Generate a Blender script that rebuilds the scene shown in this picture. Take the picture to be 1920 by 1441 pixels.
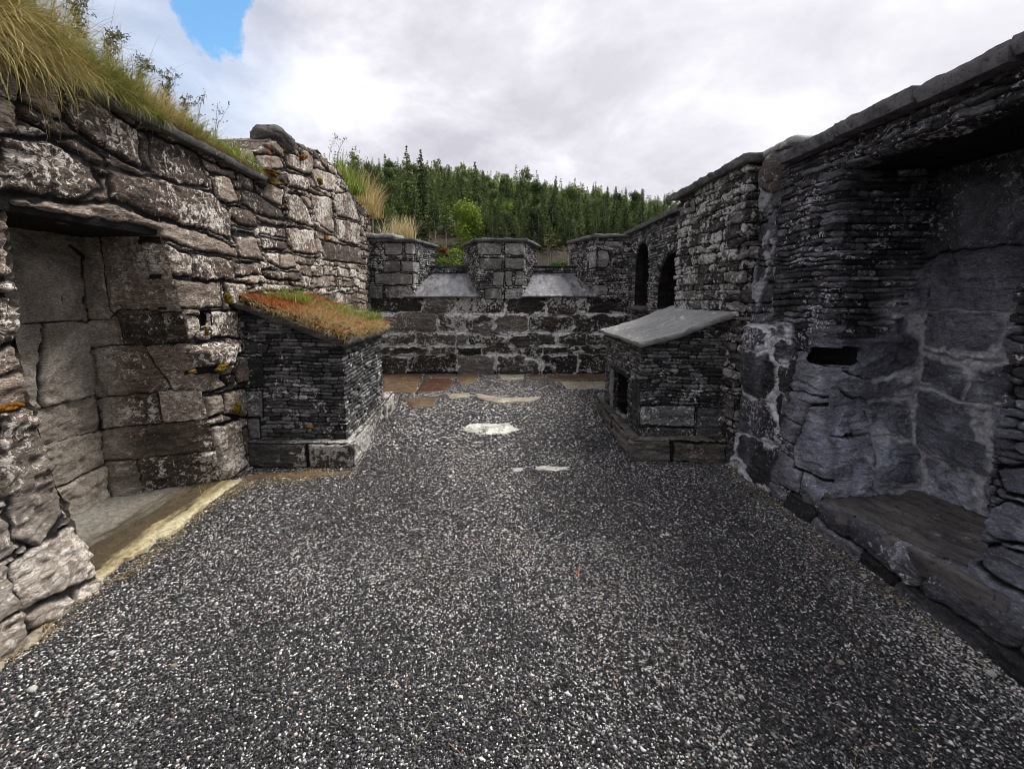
import bpy, bmesh, math, random
import numpy as np
from mathutils import Vector, noise as mnoise
for _o in list(bpy.data.objects): bpy.data.objects.remove(_o)
scene = bpy.context.scene
R = math.radians
random.seed(7)
rng = np.random.default_rng(11)

# ------------------------------------------------------------------ camera, sky, sun, exposure
F, PX, PY, H = 820.0, 930.0, 651.0, 1.6
PITCH = R(7)
SP, CP = math.sin(PITCH), math.cos(PITCH)
cam = bpy.data.cameras.new('camera')
camo = bpy.data.objects.new('camera', cam)
scene.collection.objects.link(camo)
camo.location = (0, 0, H)
camo.rotation_euler = (R(90) - PITCH, 0, 0)
cam.sensor_width = 36
cam.lens = F / 1920 * 36
cam.shift_x = (960 - PX) / 1920
cam.shift_y = -(720.5 - PY) / 1920
cam.clip_start = 0.05
cam.clip_end = 5000
scene.camera = camo
scene.view_settings.view_transform = 'Standard'
scene.view_settings.look = 'None'
scene.view_settings.exposure = 0.92
scene.view_settings.gamma = 1.0

def ray(px, py):
    u = (PY - py) / F
    return ((px - PX) / F, CP + u * SP, -SP + u * CP)
def onX(px, py, X):
    r = ray(px, py); t = X / r[0]
    return (X, t * r[1], H + t * r[2])
def onY(px, py, Y):
    r = ray(px, py); t = Y / r[1]
    return (t * r[0], Y, H + t * r[2])
def onZ(px, py, Z):
    r = ray(px, py); t = (Z - H) / r[2]
    return (t * r[0], t * r[1], Z)

SUN_EL, SUN_AZ = R(58), R(68)     # azimuth measured from +Y towards +X
world = bpy.data.worlds.new('World')
scene.world = world
world.use_nodes = True
def make_world():
    nt = world.node_tree; N = nt.nodes; L = nt.links
    N.clear()
    out = N.new('ShaderNodeOutputWorld')
    bg_sky = N.new('ShaderNodeBackground'); bg_sky.inputs['Strength'].default_value = 0.10
    bg_cl = N.new('ShaderNodeBackground'); bg_cl.inputs['Strength'].default_value = 1.0
    mix = N.new('ShaderNodeMixShader')
    sky = N.new('ShaderNodeTexSky'); sky.sky_type = 'NISHITA'; sky.sun_disc = False
    sky.sun_elevation = SUN_EL; sky.sun_rotation = SUN_AZ
    tint = N.new('ShaderNodeMix'); tint.data_type = 'RGBA'; tint.blend_type = 'MULTIPLY'; tint.inputs[0].default_value = 1
    L.new(sky.outputs[0], tint.inputs[6]); tint.inputs[7].default_value = (0.75, 1.22, 1.35, 1)
    L.new(tint.outputs[2], bg_sky.inputs['Color'])
    tc = N.new('ShaderNodeTexCoord')
    mp = N.new('ShaderNodeMapping'); mp.inputs['Scale'].default_value = (1.0, 1.0, 1.9); mp.inputs['Location'].default_value = (2.3, 0.7, 1.1)
    L.new(tc.outputs['Generated'], mp.inputs[0])
    n1 = N.new('ShaderNodeTexNoise'); n1.inputs['Scale'].default_value = 3.3; n1.inputs['Detail'].default_value = 7; n1.inputs['Roughness'].default_value = 0.58; n1.inputs['Distortion'].default_value = 0.25
    L.new(mp.outputs[0], n1.inputs['Vector'])
    cr = N.new('ShaderNodeValToRGB')
    e = cr.color_ramp.elements
    e[0].position = 0.36; e[0].color = (0.34, 0.335, 0.375, 1)
    e[1].position = 0.62; e[1].color = (0.56, 0.555, 0.59, 1)
    m = cr.color_ramp.elements.new(0.49); m.color = (0.43, 0.425, 0.465, 1)
    L.new(n1.outputs['Fac'], cr.inputs[0])
    # brighter towards the right-hand side of the sky where the sun sits behind the cloud
    sep = N.new('ShaderNodeVectorMath'); sep.operation = 'DOT_PRODUCT'
    sd = Vector((math.sin(SUN_AZ) * math.cos(SUN_EL), math.cos(SUN_AZ) * math.cos(SUN_EL), math.sin(SUN_EL)))
    sep.inputs[1].default_value = sd
    L.new(tc.outputs['Generated'], sep.inputs[0])
    mr = N.new('ShaderNodeMapRange'); mr.inputs[1].default_value = 0.40; mr.inputs[2].default_value = 1.0; mr.inputs[3].default_value = 0.0; mr.inputs[4].default_value = 0.62
    L.new(sep.outputs['Value'], mr.inputs[0])
    br = N.new('ShaderNodeMix'); br.data_type = 'RGBA'
    L.new(mr.outputs[0], br.inputs[0]); L.new(cr.outputs[0], br.inputs[6]); br.inputs[7].default_value = (0.575, 0.565, 0.59, 1)
    # blue gap in the cloud, upper left
    c = Vector(ray(398, -15)).normalized()
    nz = N.new('ShaderNodeTexNoise'); nz.inputs['Scale'].default_value = 9; nz.inputs['Detail'].default_value = 8; nz.inputs['Roughness'].default_value = 0.6
    L.new(tc.outputs['Generated'], nz.inputs['Vector'])
    sb = N.new('ShaderNodeVectorMath'); sb.operation = 'SUBTRACT'; sb.inputs[1].default_value = c
    L.new(tc.outputs['Generated'], sb.inputs[0])
    sc = N.new('ShaderNodeVectorMath'); sc.operation = 'MULTIPLY'; sc.inputs[1].default_value = (1.45, 1.0, 1.0)
    L.new(sb.outputs[0], sc.inputs[0])
    ln = N.new('ShaderNodeVectorMath'); ln.operation = 'LENGTH'
    L.new(sc.outputs[0], ln.inputs[0])
    ad = N.new('ShaderNodeMath'); ad.operation = 'MULTIPLY_ADD'; ad.inputs[1].default_value = 0.17
    L.new(nz.outputs['Fac'], ad.inputs[0]); L.new(ln.outputs['Value'], ad.inputs[2])
    m2 = N.new('ShaderNodeMapRange'); m2.interpolation_type = 'SMOOTHSTEP'
    m2.inputs[1].default_value = 0.176; m2.inputs[2].default_value = 0.152; m2.inputs[3].default_value = 0; m2.inputs[4].default_value = 0.93
    L.new(ad.outputs[0], m2.inputs[0])
    # soft bluish fringe left of the gap
    c2 = Vector(ray(290, 60)).normalized()
    sb2 = N.new('ShaderNodeVectorMath'); sb2.operation = 'DISTANCE'; sb2.inputs[1].default_value = c2
    L.new(tc.outputs['Generated'], sb2.inputs[0])
    ad2 = N.new('ShaderNodeMath'); ad2.operation = 'MULTIPLY_ADD'; ad2.inputs[1].default_value = 0.3
    L.new(nz.outputs['Fac'], ad2.inputs[0]); L.new(sb2.outputs['Value'], ad2.inputs[2])
    m3 = N.new('ShaderNodeMapRange'); m3.inputs[1].default_value = 0.42; m3.inputs[2].default_value = 0.2; m3.inputs[3].default_value = 0; m3.inputs[4].default_value = 0.32
    L.new(ad2.outputs[0], m3.inputs[0])
    mx = N.new('ShaderNodeMath'); mx.operation = 'MAXIMUM'
    L.new(m2.outputs[0], mx.inputs[0]); L.new(m3.outputs[0], mx.inputs[1])
    L.new(br.outputs[2], bg_cl.inputs['Color'])
    L.new(mx.outputs[0], mix.inputs[0]); L.new(bg_cl.outputs[0], mix.inputs[1]); L.new(bg_sky.outputs[0], mix.inputs[2])
    L.new(mix.outputs[0], out.inputs['Surface'])
make_world()
sun = bpy.data.lights.new('sun', 'SUN'); sun.energy = 2.4; sun.angle = R(22); sun.color = (1.0, 0.96, 0.90)
suno = bpy.data.objects.new('sun', sun); scene.collection.objects.link(suno)
suno.rotation_euler = Vector((math.sin(SUN_AZ) * math.cos(SUN_EL), math.cos(SUN_AZ) * math.cos(SUN_EL), math.sin(SUN_EL))).to_track_quat('Z', 'Y').to_euler()
scene.cycles.max_bounces = 5
scene.cycles.diffuse_bounces = 3
scene.cycles.glossy_bounces = 2
scene.cycles.transparent_max_bounces = 4
scene.cycles.use_adaptive_sampling = True
scene.cycles.adaptive_threshold = 0.02
scene.cycles.filter_width = 0.9

# ------------------------------------------------------------------ object helpers
COL = scene.collection
def tag(o, label=None, cat=None, group=None, kind=None):
    if label: o['label'] = label
    if cat: o['category'] = cat
    if group: o['group'] = group
    if kind: o['kind'] = kind
    return o
def empty(name, loc, label=None, cat=None, group=None):
    o = bpy.data.objects.new(name, None); o.empty_display_size = 0.2
    COL.objects.link(o); o.location = loc
    return tag(o, label, cat, group)
def mesh_obj(name, co, faces, mat, parent=None, attrs=None, smooth=True, loc=None):
    """faces: (n,3) or (n,4) array, or a list of index tuples. co in world coordinates."""
    co = np.asarray(co, dtype=np.float64).reshape(-1, 3)
    off = np.zeros(3)
    if parent is not None:
        p = parent
        while p is not None:
            off = off + np.array(p.location); p = p.parent
    if loc is not None: off = np.array(loc, float)
    me = bpy.data.meshes.new(name)
    if isinstance(faces, np.ndarray):
        n, k = faces.shape
        me.vertices.add(len(co)); me.vertices.foreach_set('co', (co - off).astype(np.float32).ravel())
        me.loops.add(n * k); me.loops.foreach_set('vertex_index', faces.astype(np.int32).ravel())
        me.polygons.add(n); me.polygons.foreach_set('loop_start', np.arange(0, n * k, k, dtype=np.int32))
        me.polygons.foreach_set('loop_total', np.full(n, k, dtype=np.int32))
        me.update(calc_edges=True)
    else:
        me.from_pydata([tuple(c) for c in (co - off)], [], faces)
    if smooth: me.polygons.foreach_set('use_smooth', np.ones(len(me.polygons), dtype=bool))
    for k, a in (attrs or {}).items():
        at = me.attributes.new(k, 'FLOAT', 'POINT'); at.data.foreach_set('value', np.asarray(a, dtype=np.float32).ravel())
    me.materials.append(mat)
    o = bpy.data.objects.new(name, me); COL.objects.link(o)
    if loc is not None: o.location = loc
    if parent is not None: o.parent = parent
    return o

# ------------------------------------------------------------------ numpy noise
def hash2(ix, iy, s):
    n = (ix.astype(np.int64) * 374761393 + iy.astype(np.int64) * 668265263 + int(s) * 974634777) & 0xffffffff
    n = ((n ^ (n >> 13)) * 1274126177) & 0xffffffff
    return ((n ^ (n >> 16)) & 0xffffff) / float(0xffffff)
def vn(x, y, s=0):
    x0 = np.floor(x); y0 = np.floor(y)
    fx = x - x0; fy = y - y0
    fx = fx * fx * fx * (fx * (fx * 6 - 15) + 10); fy = fy * fy * fy * (fy * (fy * 6 - 15) + 10)
    a = hash2(x0, y0, s); b = hash2(x0 + 1, y0, s); c = hash2(x0, y0 + 1, s); d = hash2(x0 + 1, y0 + 1, s)
    return (a + (b - a) * fx) * (1 - fy) + (c + (d - c) * fx) * fy
def fbm(x, y, o=4, s=0, g=0.5):
    t = 0; a = 1; w = 0
    x = x + s * 7.13; y = y - s * 3.71
    for k in range(o):
        t = t + a * (vn(x, y, s + k) - 0.5); w += a; a *= g; x = x * 2.03 + 1.7; y = y * 2.03 + 9.2
    return t / w * 2
def sstep(a, b, x):
    t = np.clip((x - a) / (b - a), 0, 1); return t * t * (3 - 2 * t)

# ------------------------------------------------------------------ stone layouts: (U,V) -> stone id, distance to joint
def course_layout(h0, h1, l0, l1, seed, split=0.0, v0=-0.1, v1=4.2, wav=0.012):
    r = np.random.default_rng(seed)
    rows = [v0]
    while rows[-1] < v1: rows.append(rows[-1] + r.uniform(h0, h1))
    rows = np.array(rows)
    cuts = []
    for k in range(len(rows)):
        c = [-0.5 - r.uniform(0, l1)]
        while c[-1] < 12.5: c.append(c[-1] + l0 + (l1 - l0) * r.random() ** 1.6)
        cuts.append(np.array(c))
    slant = r.uniform(-0.35, 0.35, size=(len(rows), 200))
    def fn(U, V):
        V2 = V + wav * fbm(U * 1.1, V * 0.8, 3, seed) * 2
        row = np.clip(np.searchsorted(rows, V2) - 1, 0, len(rows) - 2)
        dv = np.minimum(V2 - rows[row], rows[row + 1] - V2)
        hh = rows[row + 1] - rows[row]
        ID = np.zeros(U.shape, dtype=np.int64); D = dv.copy()
        for k in np.unique(row):
            m = row == k
            u = U[m]; vv = V2[m] - rows[k]
            c = cuts[k]
            i = np.clip(np.searchsorted(c, u) - 1, 0, len(c) - 2)
            us = u + slant[k, i % 200] * (vv - hh[m] / 2)
            i = np.clip(np.searchsorted(c, us) - 1, 0, len(c) - 2)
            du = np.minimum(us - c[i], c[i + 1] - us)
            d = np.minimum(D[m], du)
            # rounded corners
            rc = np.minimum(hh[m] * 0.45, 0.035)
            both = (dv[m] < rc) & (du < rc)
            d = np.where(both, rc - np.hypot(rc - np.minimum(dv[m], rc), rc - np.minimum(du, rc)), d)
            idk = k * 1000 + i * 3
            if split > 0:
                f = hash2(np.asarray(idk), np.asarray(idk) * 0 + 5, seed)
                sp = f < split
                pos = hh[m] * (0.3 + 0.4 * hash2(np.asarray(idk), np.asarray(idk) * 0 + 9, seed)) + 0.25 * (us - c[i] - (c[i + 1] - c[i]) / 2) * (f / max(split, 1e-6) - 0.5)
                d = np.where(sp, np.minimum(d, np.abs(vv - pos)), d)
                idk = np.where(sp & (vv > pos), idk + 1, idk)
            D[m] = d; ID[m] = idk
        return ID, np.maximum(D, 0)
    return fn
def traced(base, polys, gap=0.006, warp=0.012, seed=3, id0=900000):
    """overlay hand-laid polygonal stones on a filler layout"""
    polys = [np.array(p, float) for p in polys]
    def tess(U, V):
        Uw = U + warp * (fbm(U * 6, V * 6, 3, seed) + 0.5 * fbm(U * 22, V * 22, 2, seed + 2))
        Vw = V + warp * (fbm(U * 6, V * 6, 3, seed + 9) + 0.5 * fbm(U * 22, V * 22, 2, seed + 5))
        b1 = np.full(U.shape, 9.0); b2 = np.full(U.shape, 9.0); ID = np.full(U.shape, id0, dtype=np.int64)
        for k, p in enumerate(polys):
            dist = np.full(U.shape, 9.0); ins = np.zeros(U.shape, bool); n = len(p)
            for i in range(n):
                ax, ay = p[i]; bx, by = p[(i + 1) % n]; ex, ey = bx - ax, by - ay
                t = np.clip(((Uw - ax) * ex + (Vw - ay) * ey) / (ex * ex + ey * ey + 1e-12), 0, 1)
                dist = np.minimum(dist, np.hypot(Uw - ax - t * ex, Vw - ay - t * ey))
                xi = ax + (Vw - ay) * ex / (ey if abs(ey) > 1e-9 else 1e-9)
                ins ^= ((ay > Vw) != (by > Vw)) & (Uw < xi)
            sd = np.where(ins, -dist, dist)
            m = sd < b1
            b2 = np.where(m, b1, np.minimum(b2, sd)); ID = np.where(m, id0 + k * 3, ID); b1 = np.where(m, sd, b1)
        return ID, np.maximum((b2 - b1) * 0.5, 0)
    if base == 'tess': return tess
    def fn(U, V):
        Uw = U + warp * (fbm(U * 6, V * 6, 3, seed) + 0.5 * fbm(U * 22, V * 22, 2, seed + 2))
        Vw = V + warp * (fbm(U * 6, V * 6, 3, seed + 9) + 0.5 * fbm(U * 22, V * 22, 2, seed + 5))
        if base is None:
            ID = np.full(U.shape, -1, dtype=np.int64); D = np.zeros(U.shape)
        else:
            ID, D = base(Uw, Vw)
        TR = np.zeros(U.shape)
        for k, p in enumerate(polys):
            a0 = p.min(0) - 0.05; a1 = p.max(0) + 0.05
            m = (Uw > a0[0]) & (Uw < a1[0]) & (Vw > a0[1]) & (Vw < a1[1])
            if not m.any(): continue
            x = Uw[m]; y = Vw[m]
            dist = np.full(x.shape, 9.0); ins = np.zeros(x.shape, bool)
            n = len(p)
            for i in range(n):
                ax, ay = p[i]; bx, by = p[(i + 1) % n]
                ex, ey = bx - ax, by - ay
                t = np.clip(((x - ax) * ex + (y - ay) * ey) / (ex * ex + ey * ey + 1e-12), 0, 1)
                dist = np.minimum(dist, np.hypot(x - ax - t * ex, y - ay - t * ey))
                c = ((ay > y) != (by > y))
                with np.errstate(divide='ignore', invalid='ignore'):
                    xi = ax + (y - ay) * ex / (ey if abs(ey) > 1e-9 else 1e-9)
                ins ^= c & (x < xi)
            d = D[m]; i_ = ID[m]; t_ = TR[m]
            w = ins & ((t_ == 0) | (dist > d))
            d = np.where(w, np.maximum(dist - gap * 0.5, 0), np.where(t_ > 0, np.where(ins, d, np.minimum(d, dist + gap)), np.minimum(d, np.maximum(dist - gap * 0.5, 0))))
            i_ = np.where(w, id0 + k * 3, i_); t_ = np.where(w, 1, t_)
            D[m] = d; ID[m] = i_; TR[m] = t_
        return ID, D
    return fn
def regions(sel, layouts):
    """sel(U,V) -> integer array choosing the layout"""
    def fn(U, V):
        S = sel(U, V)
        ID = np.zeros(U.shape, np.int64); D = np.zeros(U.shape)
        for k, l in enumerate(layouts):
            m = S == k
            if m.any():
                a, b = l(U[m], V[m])
                ID[m] = a + k * 5000000; D[m] = b
        return ID, D
    return fn

class Path:
    def __init__(s, pts, blend=0.03):
        s.p = np.array(pts, float); d = np.diff(s.p, axis=0); s.l = np.hypot(d[:, 0], d[:, 1])
        s.c = np.concatenate([[0], np.cumsum(s.l)]); s.t = d / s.l[:, None]
        s.n = np.stack([s.t[:, 1], -s.t[:, 0]], 1); s.blend = blend
        s.length = s.c[-1]
    def pos(s, u):
        return np.stack([np.interp(u, s.c, s.p[:, 0]), np.interp(u, s.c, s.p[:, 1])], -1)
    def nor(s, u):
        i = np.clip(np.searchsorted(s.c, u) - 1, 0, len(s.l) - 1)
        n = s.n[i].copy()
        for k in range(1, len(s.l)):
            f = np.clip((u - s.c[k]) / s.blend, -1, 1)
            m = np.abs(u - s.c[k]) < s.blend
            w = (f * 0.5 + 0.5)[..., None]
            nn = s.n[k - 1] * (1 - w) + s.n[k] * w
            nn = nn / np.maximum(np.linalg.norm(nn, axis=-1, keepdims=True), 1e-6)
            n = np.where(m[..., None], nn, n)
        return n

def patch(name, parent, mat, us, base, normal, top, nv, layout, seed=0, v0=0.0, J=0.03, w=0.02, off=0.02, tilt=0.06,
          lam=0.010, rough=0.012, bulge=0.0, keep=None, extra=None, mortar=None, cap=(), zmix=None, joint_noise=0.0, fine=None):
    """a masonry face: every stone is relief on one mesh"""
    us = np.asarray(us, float)
    if cap: cap = tuple(cap)
    t = np.linspace(0, 1, nv)
    U = np.repeat(us[None, :], nv + len(cap), 0)
    tp = top(us) if callable(top) else np.full(us.shape, float(top))
    V = np.concatenate([v0 + (tp - v0)[None, :] * t[:, None]] + [tp[None, :] for _ in cap], 0)
    back = np.concatenate([np.zeros(nv), np.array(cap, float)]) if cap else np.zeros(nv)
    Vl = V + back[:, None]       # layout coordinate continues over the top
    ID, D = layout(U, Vl)
    r1 = hash2(ID, ID * 0 + 1, seed); r2 = hash2(ID, ID * 0 + 2, seed); r3 = hash2(ID, ID * 0 + 3, seed); r4 = hash2(ID, ID * 0 + 4, seed)
    fi = np.clip(fine(U, V), 0, 1) if fine is not None else np.zeros(U.shape)
    am = 1 - 0.62 * fi; w = w * (1 - 0.45 * fi); lam = lam * am; rough = rough * am; tilt = tilt * (1 - 0.3 * fi)
    wl = w * (0.8 + 0.5 * fbm(U * 9, Vl * 9, 2, seed + 40))
    edge = sstep(0, 1, D / np.maximum(wl, 0.002))
    h = -J * (1 - edge) * (1 + joint_noise * fbm(U * 7, Vl * 7, 3, seed + 41))
    h = h + off * (r1 - 0.5) * 2 * edge + tilt * (r3 - 0.5) * 2 * np.minimum(D, 0.1) * np.sign(r4 - 0.5)
    h = h + bulge * np.sqrt(np.clip(D / 0.09, 0, 1))
    wv = Vl + 0.25 * (r4 - 0.5) * U
    lm = vn(U * 2.4 + r2 * 50, wv * 38 + 2.5 * fbm(U * 4, Vl * 4, 3, seed + 12) + r2 * 90, seed + 13) - 0.5
    lm2 = vn(U * 6.5 + r2 * 30, wv * 85 + 3 * fbm(U * 9, Vl * 9, 2, seed + 14), seed + 15) - 0.5
    h = h + edge * (lam * 1.3 * lm + lam * 0.7 * lm2)
    rg = 1 - 2 * np.abs(fbm(U * 11 + r2 * 20, Vl * 16, 4, seed + 16))
    h = h + edge * (rough * (fbm(U * 8 + r1 * 20, Vl * 10, 5, seed + 17, 0.55)) + rough * 0.5 * (rg - 0.5))
    if extra is not None: h = h + extra(U, V, h, D, ID)
    mo = np.zeros(U.shape)
    if mortar is not None:
        mo = np.clip(mortar(U, V, D, ID), 0, 1)
        hm = -J * 0.35 + 0.008 * fbm(U * 40, Vl * 40, 3, seed + 50)
        h = np.where(mo > 0.01, np.maximum(h, h * (1 - mo) + hm * mo), h) if J > 0.02 else h
    b = base(U, V); n = normal(U, V)
    co = np.zeros(U.shape + (3,))
    co[..., :2] = b[..., :2] + n[..., :2] * (h - back[:, None])[..., None]
    co[..., 2] = b[..., 2] if b.shape[-1] == 3 else V
    if n.shape[-1] == 3: co[..., 2] += n[..., 2] * h
    if cap:
        k = nv
        co[k:, :, 2] += 0.6 * h[k:] 
    nr, nc = U.shape
    idx = np.arange(nr * nc).reshape(nr, nc)
    q = np.stack([idx[:-1, :-1], idx[:-1, 1:], idx[1:, 1:], idx[1:, :-1]], -1).reshape(-1, 4)
    if keep is not None:
        kp = keep(U, V).ravel()
        q = q[kp[q].all(1)]
        used = np.zeros(nr * nc, bool); used[q.ravel()] = True
        re = np.cumsum(used) - 1
        q = re[q]; sel = used
    else: sel = np.ones(nr * nc, bool)
    zm = zmix(U, V, ID) if zmix is not None else np.zeros(U.shape)
    return mesh_obj(name, co.reshape(-1, 3)[sel], q, mat, parent,
                    {'rnd': r2.ravel()[sel], 'rnd2': r4.ravel()[sel], 'edge': edge.ravel()[sel], 'mort': mo.ravel()[sel], 'zone': zm.ravel()[sel]})
def path_patch(name, parent, mat, path, us, top, nv, layout, **k):
    return patch(name, parent, mat, us, lambda U, V: path.pos(U), lambda U, V: path.nor(U), top, nv, layout, **k)
def span(*seg):
    """span(a, b, step, c, step2...) -> concatenated samples"""
    out = []; a = seg[0]
    for i in range(1, len(seg), 2):
        b, st = seg[i], seg[i + 1]; n = max(1, int(round((b - a) / st)))
        out.append(np.linspace(a, b, n, endpoint=False)); a = b
    return np.concatenate(out + [[a]])

# ------------------------------------------------------------------ materials
def nd(nt, kind, **kw):
    n = nt.nodes.new(kind)
    for k, v in kw.items(): setattr(n, k, v)
    return n
def base_mat(name):
    m = bpy.data.materials.new(name); m.use_nodes = True
    nt = m.node_tree; b = nt.nodes['Principled BSDF']
    return m, nt, b
def mixc(nt, fac, a, b, blend='MIX'):
    n = nt.nodes.new('ShaderNodeMix'); n.data_type = 'RGBA'; n.blend_type = blend
    for s, v in ((0, fac), (6, a), (7, b)):
        if hasattr(v, 'is_output') or hasattr(v, 'links'): nt.links.new(v, n.inputs[s])
        elif isinstance(v, (tuple, list)): n.inputs[s].default_value = tuple(v) + ((1,) if len(v) == 3 else ())
        else: n.inputs[s].default_value = v
    return n.outputs[2]
def math_(nt, op, a, b=None, c=None, clamp=False):
    n = nt.nodes.new('ShaderNodeMath'); n.operation = op; n.use_clamp = clamp
    for i, v in enumerate((a, b, c)):
        if v is None: continue
        if hasattr(v, 'links'): nt.links.new(v, n.inputs[i])
        else: n.inputs[i].default_value = v
    return n.outputs[0]
def noise_(nt, vec, scale, detail=6, rough=0.6, dist=0.0):
    n = nt.nodes.new('ShaderNodeTexNoise'); n.inputs['Scale'].default_value = scale; n.inputs['Detail'].default_value = detail
    n.inputs['Roughness'].default_value = rough; n.inputs['Distortion'].default_value = dist
    nt.links.new(vec, n.inputs['Vector']); return n.outputs['Fac']
def ramp_(nt, fac, *st):
    n = nt.nodes.new('ShaderNodeValToRGB'); e = n.color_ramp.elements
    while len(e) < len(st): e.new(0.5)
    for i, (p, c) in enumerate(st):
        e[i].position = p; e[i].color = (tuple(c) + (1,)) if isinstance(c, (tuple, list)) else (c, c, c, 1)
    nt.links.new(fac, n.inputs[0]); return n.outputs[0]
def map_(nt, v, a, b, c=0.0, d=1.0, smooth=False):
    n = nt.nodes.new('ShaderNodeMapRange'); n.inputs[1].default_value = a; n.inputs[2].default_value = b; n.inputs[3].default_value = c; n.inputs[4].default_value = d
    if smooth: n.interpolation_type = 'SMOOTHSTEP'
    nt.links.new(v, n.inputs[0]); return n.outputs[0]
def attr_(nt, name):
    n = nt.nodes.new('ShaderNodeAttribute'); n.attribute_name = name; return n.outputs['Fac']
def coords(nt, scale=(1, 1, 1), loc=(0, 0, 0)):
    t = nt.nodes.new('ShaderNodeTexCoord'); m = nt.nodes.new('ShaderNodeMapping')
    m.inputs['Scale'].default_value = scale; m.inputs['Location'].default_value = loc
    nt.links.new(t.outputs['Object'], m.inputs[0]); return m.outputs[0]
def island(nt):
    return nt.nodes.new('ShaderNodeNewGeometry').outputs['Random Per Island']
def bump_(nt, b, h, strength=0.6, dist=0.02):
    n = nt.nodes.new('ShaderNodeBump'); n.inputs['Strength'].default_value = strength; n.inputs['Distance'].default_value = dist
    nt.links.new(h, n.inputs['Height']); nt.links.new(n.outputs[0], b.inputs['Normal'])

def stone_mat(name, dark, mid, light, lich=(0.55, 0.54, 0.50), lich_amt=0.5, lich_scale=16, joint=(0.008, 0.007, 0.007), mort=(0.5, 0.5, 0.5),
              rough=0.85, spec=0.3, warm=(0.16, 0.09, 0.05), warm_amt=0.25, zone=None, speck=0.35, bump=0.8, joint_amt=1.0):
    m, nt, b = base_mat(name)
    c = coords(nt); cl = coords(nt, (1, 1, 5))
    rnd, rnd2, edge, mo = (attr_(nt, k) for k in ('rnd', 'rnd2', 'edge', 'mort'))
    off = nt.nodes.new('ShaderNodeVectorMath'); off.operation = 'ADD'
    cmb = nt.nodes.new('ShaderNodeCombineXYZ'); nt.links.new(math_(nt, 'MULTIPLY', rnd, 37.0), cmb.inputs[0]); nt.links.new(math_(nt, 'MULTIPLY', rnd2, 23.0), cmb.inputs[1])
    nt.links.new(cl, off.inputs[0]); nt.links.new(cmb.outputs[0], off.inputs[1]); cl2 = off.outputs[0]
    nA = noise_(nt, cl2, 5, 9, 0.62, 0.4)
    nB = noise_(nt, c, 9, 9, 0.68)
    v = math_(nt, 'ADD', math_(nt, 'MULTIPLY', nA, 0.70), math_(nt, 'MULTIPLY', rnd, 0.44))
    col = ramp_(nt, v, (0.32, dark), (0.56, mid), (0.84, light))
    wf = math_(nt, 'MULTIPLY', map_(nt, noise_(nt, c, 3.1, 6, 0.6), 0.42, 0.62, 0, 1, True), math_(nt, 'MULTIPLY', map_(nt, rnd2, 0.35, 0.95), warm_amt))
    col = mixc(nt, wf, col, warm)
    # crusty pale lichen, patchy at several sizes
    low = noise_(nt, c, 2.3, 5, 0.6)
    thr = math_(nt, 'ADD', math_(nt, 'MULTIPLY', low, 0.55), math_(nt, 'MULTIPLY', rnd2, 0.12))
    nL = noise_(nt, c, lich_scale, 10, 0.72, 0.6)
    lm = map_(nt, math_(nt, 'ADD', nL, thr), 0.985 - 0.24 * lich_amt, 1.02 - 0.24 * lich_amt, 0, 1, True)
    lcol = mixc(nt, noise_(nt, c, 30, 6, 0.7), tuple(x * 0.5 for x in lich), lich)
    col = mixc(nt, math_(nt, 'MULTIPLY', lm, 0.92), col, lcol)
    # fine light specks and dark pits
    fs = noise_(nt, c, 75, 6, 0.75)
    col = mixc(nt, math_(nt, 'MULTIPLY', map_(nt, fs, 0.60, 0.66), speck), col, lich)
    col = mixc(nt, map_(nt, noise_(nt, cl, 28, 7, 0.75), 0.50, 0.36, 0, 0.85, True), col, tuple(x * 0.35 for x in dark))
    if zone is not None:
        zc, zl, za = zone
        zn = noise_(nt, coords(nt, (1, 1, 0.8)), 3.2, 8, 0.62, 0.8)
        zcol = ramp_(nt, zn, (0.30, zl), (0.50, tuple(x * 0.72 + y * 0.28 for x, y in zip(zl, zc))), (0.72, zc))
        zcol = mixc(nt, map_(nt, fs, 0.58, 0.68, 0, 0.4), zcol, tuple(min(1, x * 1.8) for x in zc))
        col = mixc(nt, math_(nt, 'MULTIPLY', attr_(nt, 'zone'), za), col, zcol)
    hf = map_(nt, noise_(nt, cl, 48, 7, 0.78), 0.34, 0.68, 0.25, 2.1)
    sc_ = nt.nodes.new('ShaderNodeVectorMath'); sc_.operation = 'SCALE'; nt.links.new(col, sc_.inputs[0]); nt.links.new(hf, sc_.inputs['Scale']); col = sc_.outputs[0]
    col = mixc(nt, math_(nt, 'MULTIPLY', map_(nt, edge, 0.0, 0.75, 1, 0, True), joint_amt), col, joint)
    mcol = mixc(nt, map_(nt, noise_(nt, c, 45, 6, 0.7), 0.35, 0.6), tuple(x * 0.45 for x in mort), mort)
    col = mixc(nt, mo, col, mcol)
    nt.links.new(col, b.inputs['Base Color'])
    b.inputs['Roughness'].default_value = rough; b.inputs['Specular IOR Level'].default_value = spec
    nt.links.new(map_(nt, nB, 0.3, 0.7, rough - 0.2, min(1, rough + 0.12)), b.inputs['Roughness'])
    bh = math_(nt, 'ADD', math_(nt, 'MULTIPLY', noise_(nt, cl, 26, 8, 0.7), 0.6), math_(nt, 'ADD', math_(nt, 'MULTIPLY', nL, 0.35), math_(nt, 'MULTIPLY', fs, 0.25)))
    bump_(nt, b, bh, bump, 0.032)
    return m

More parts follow.
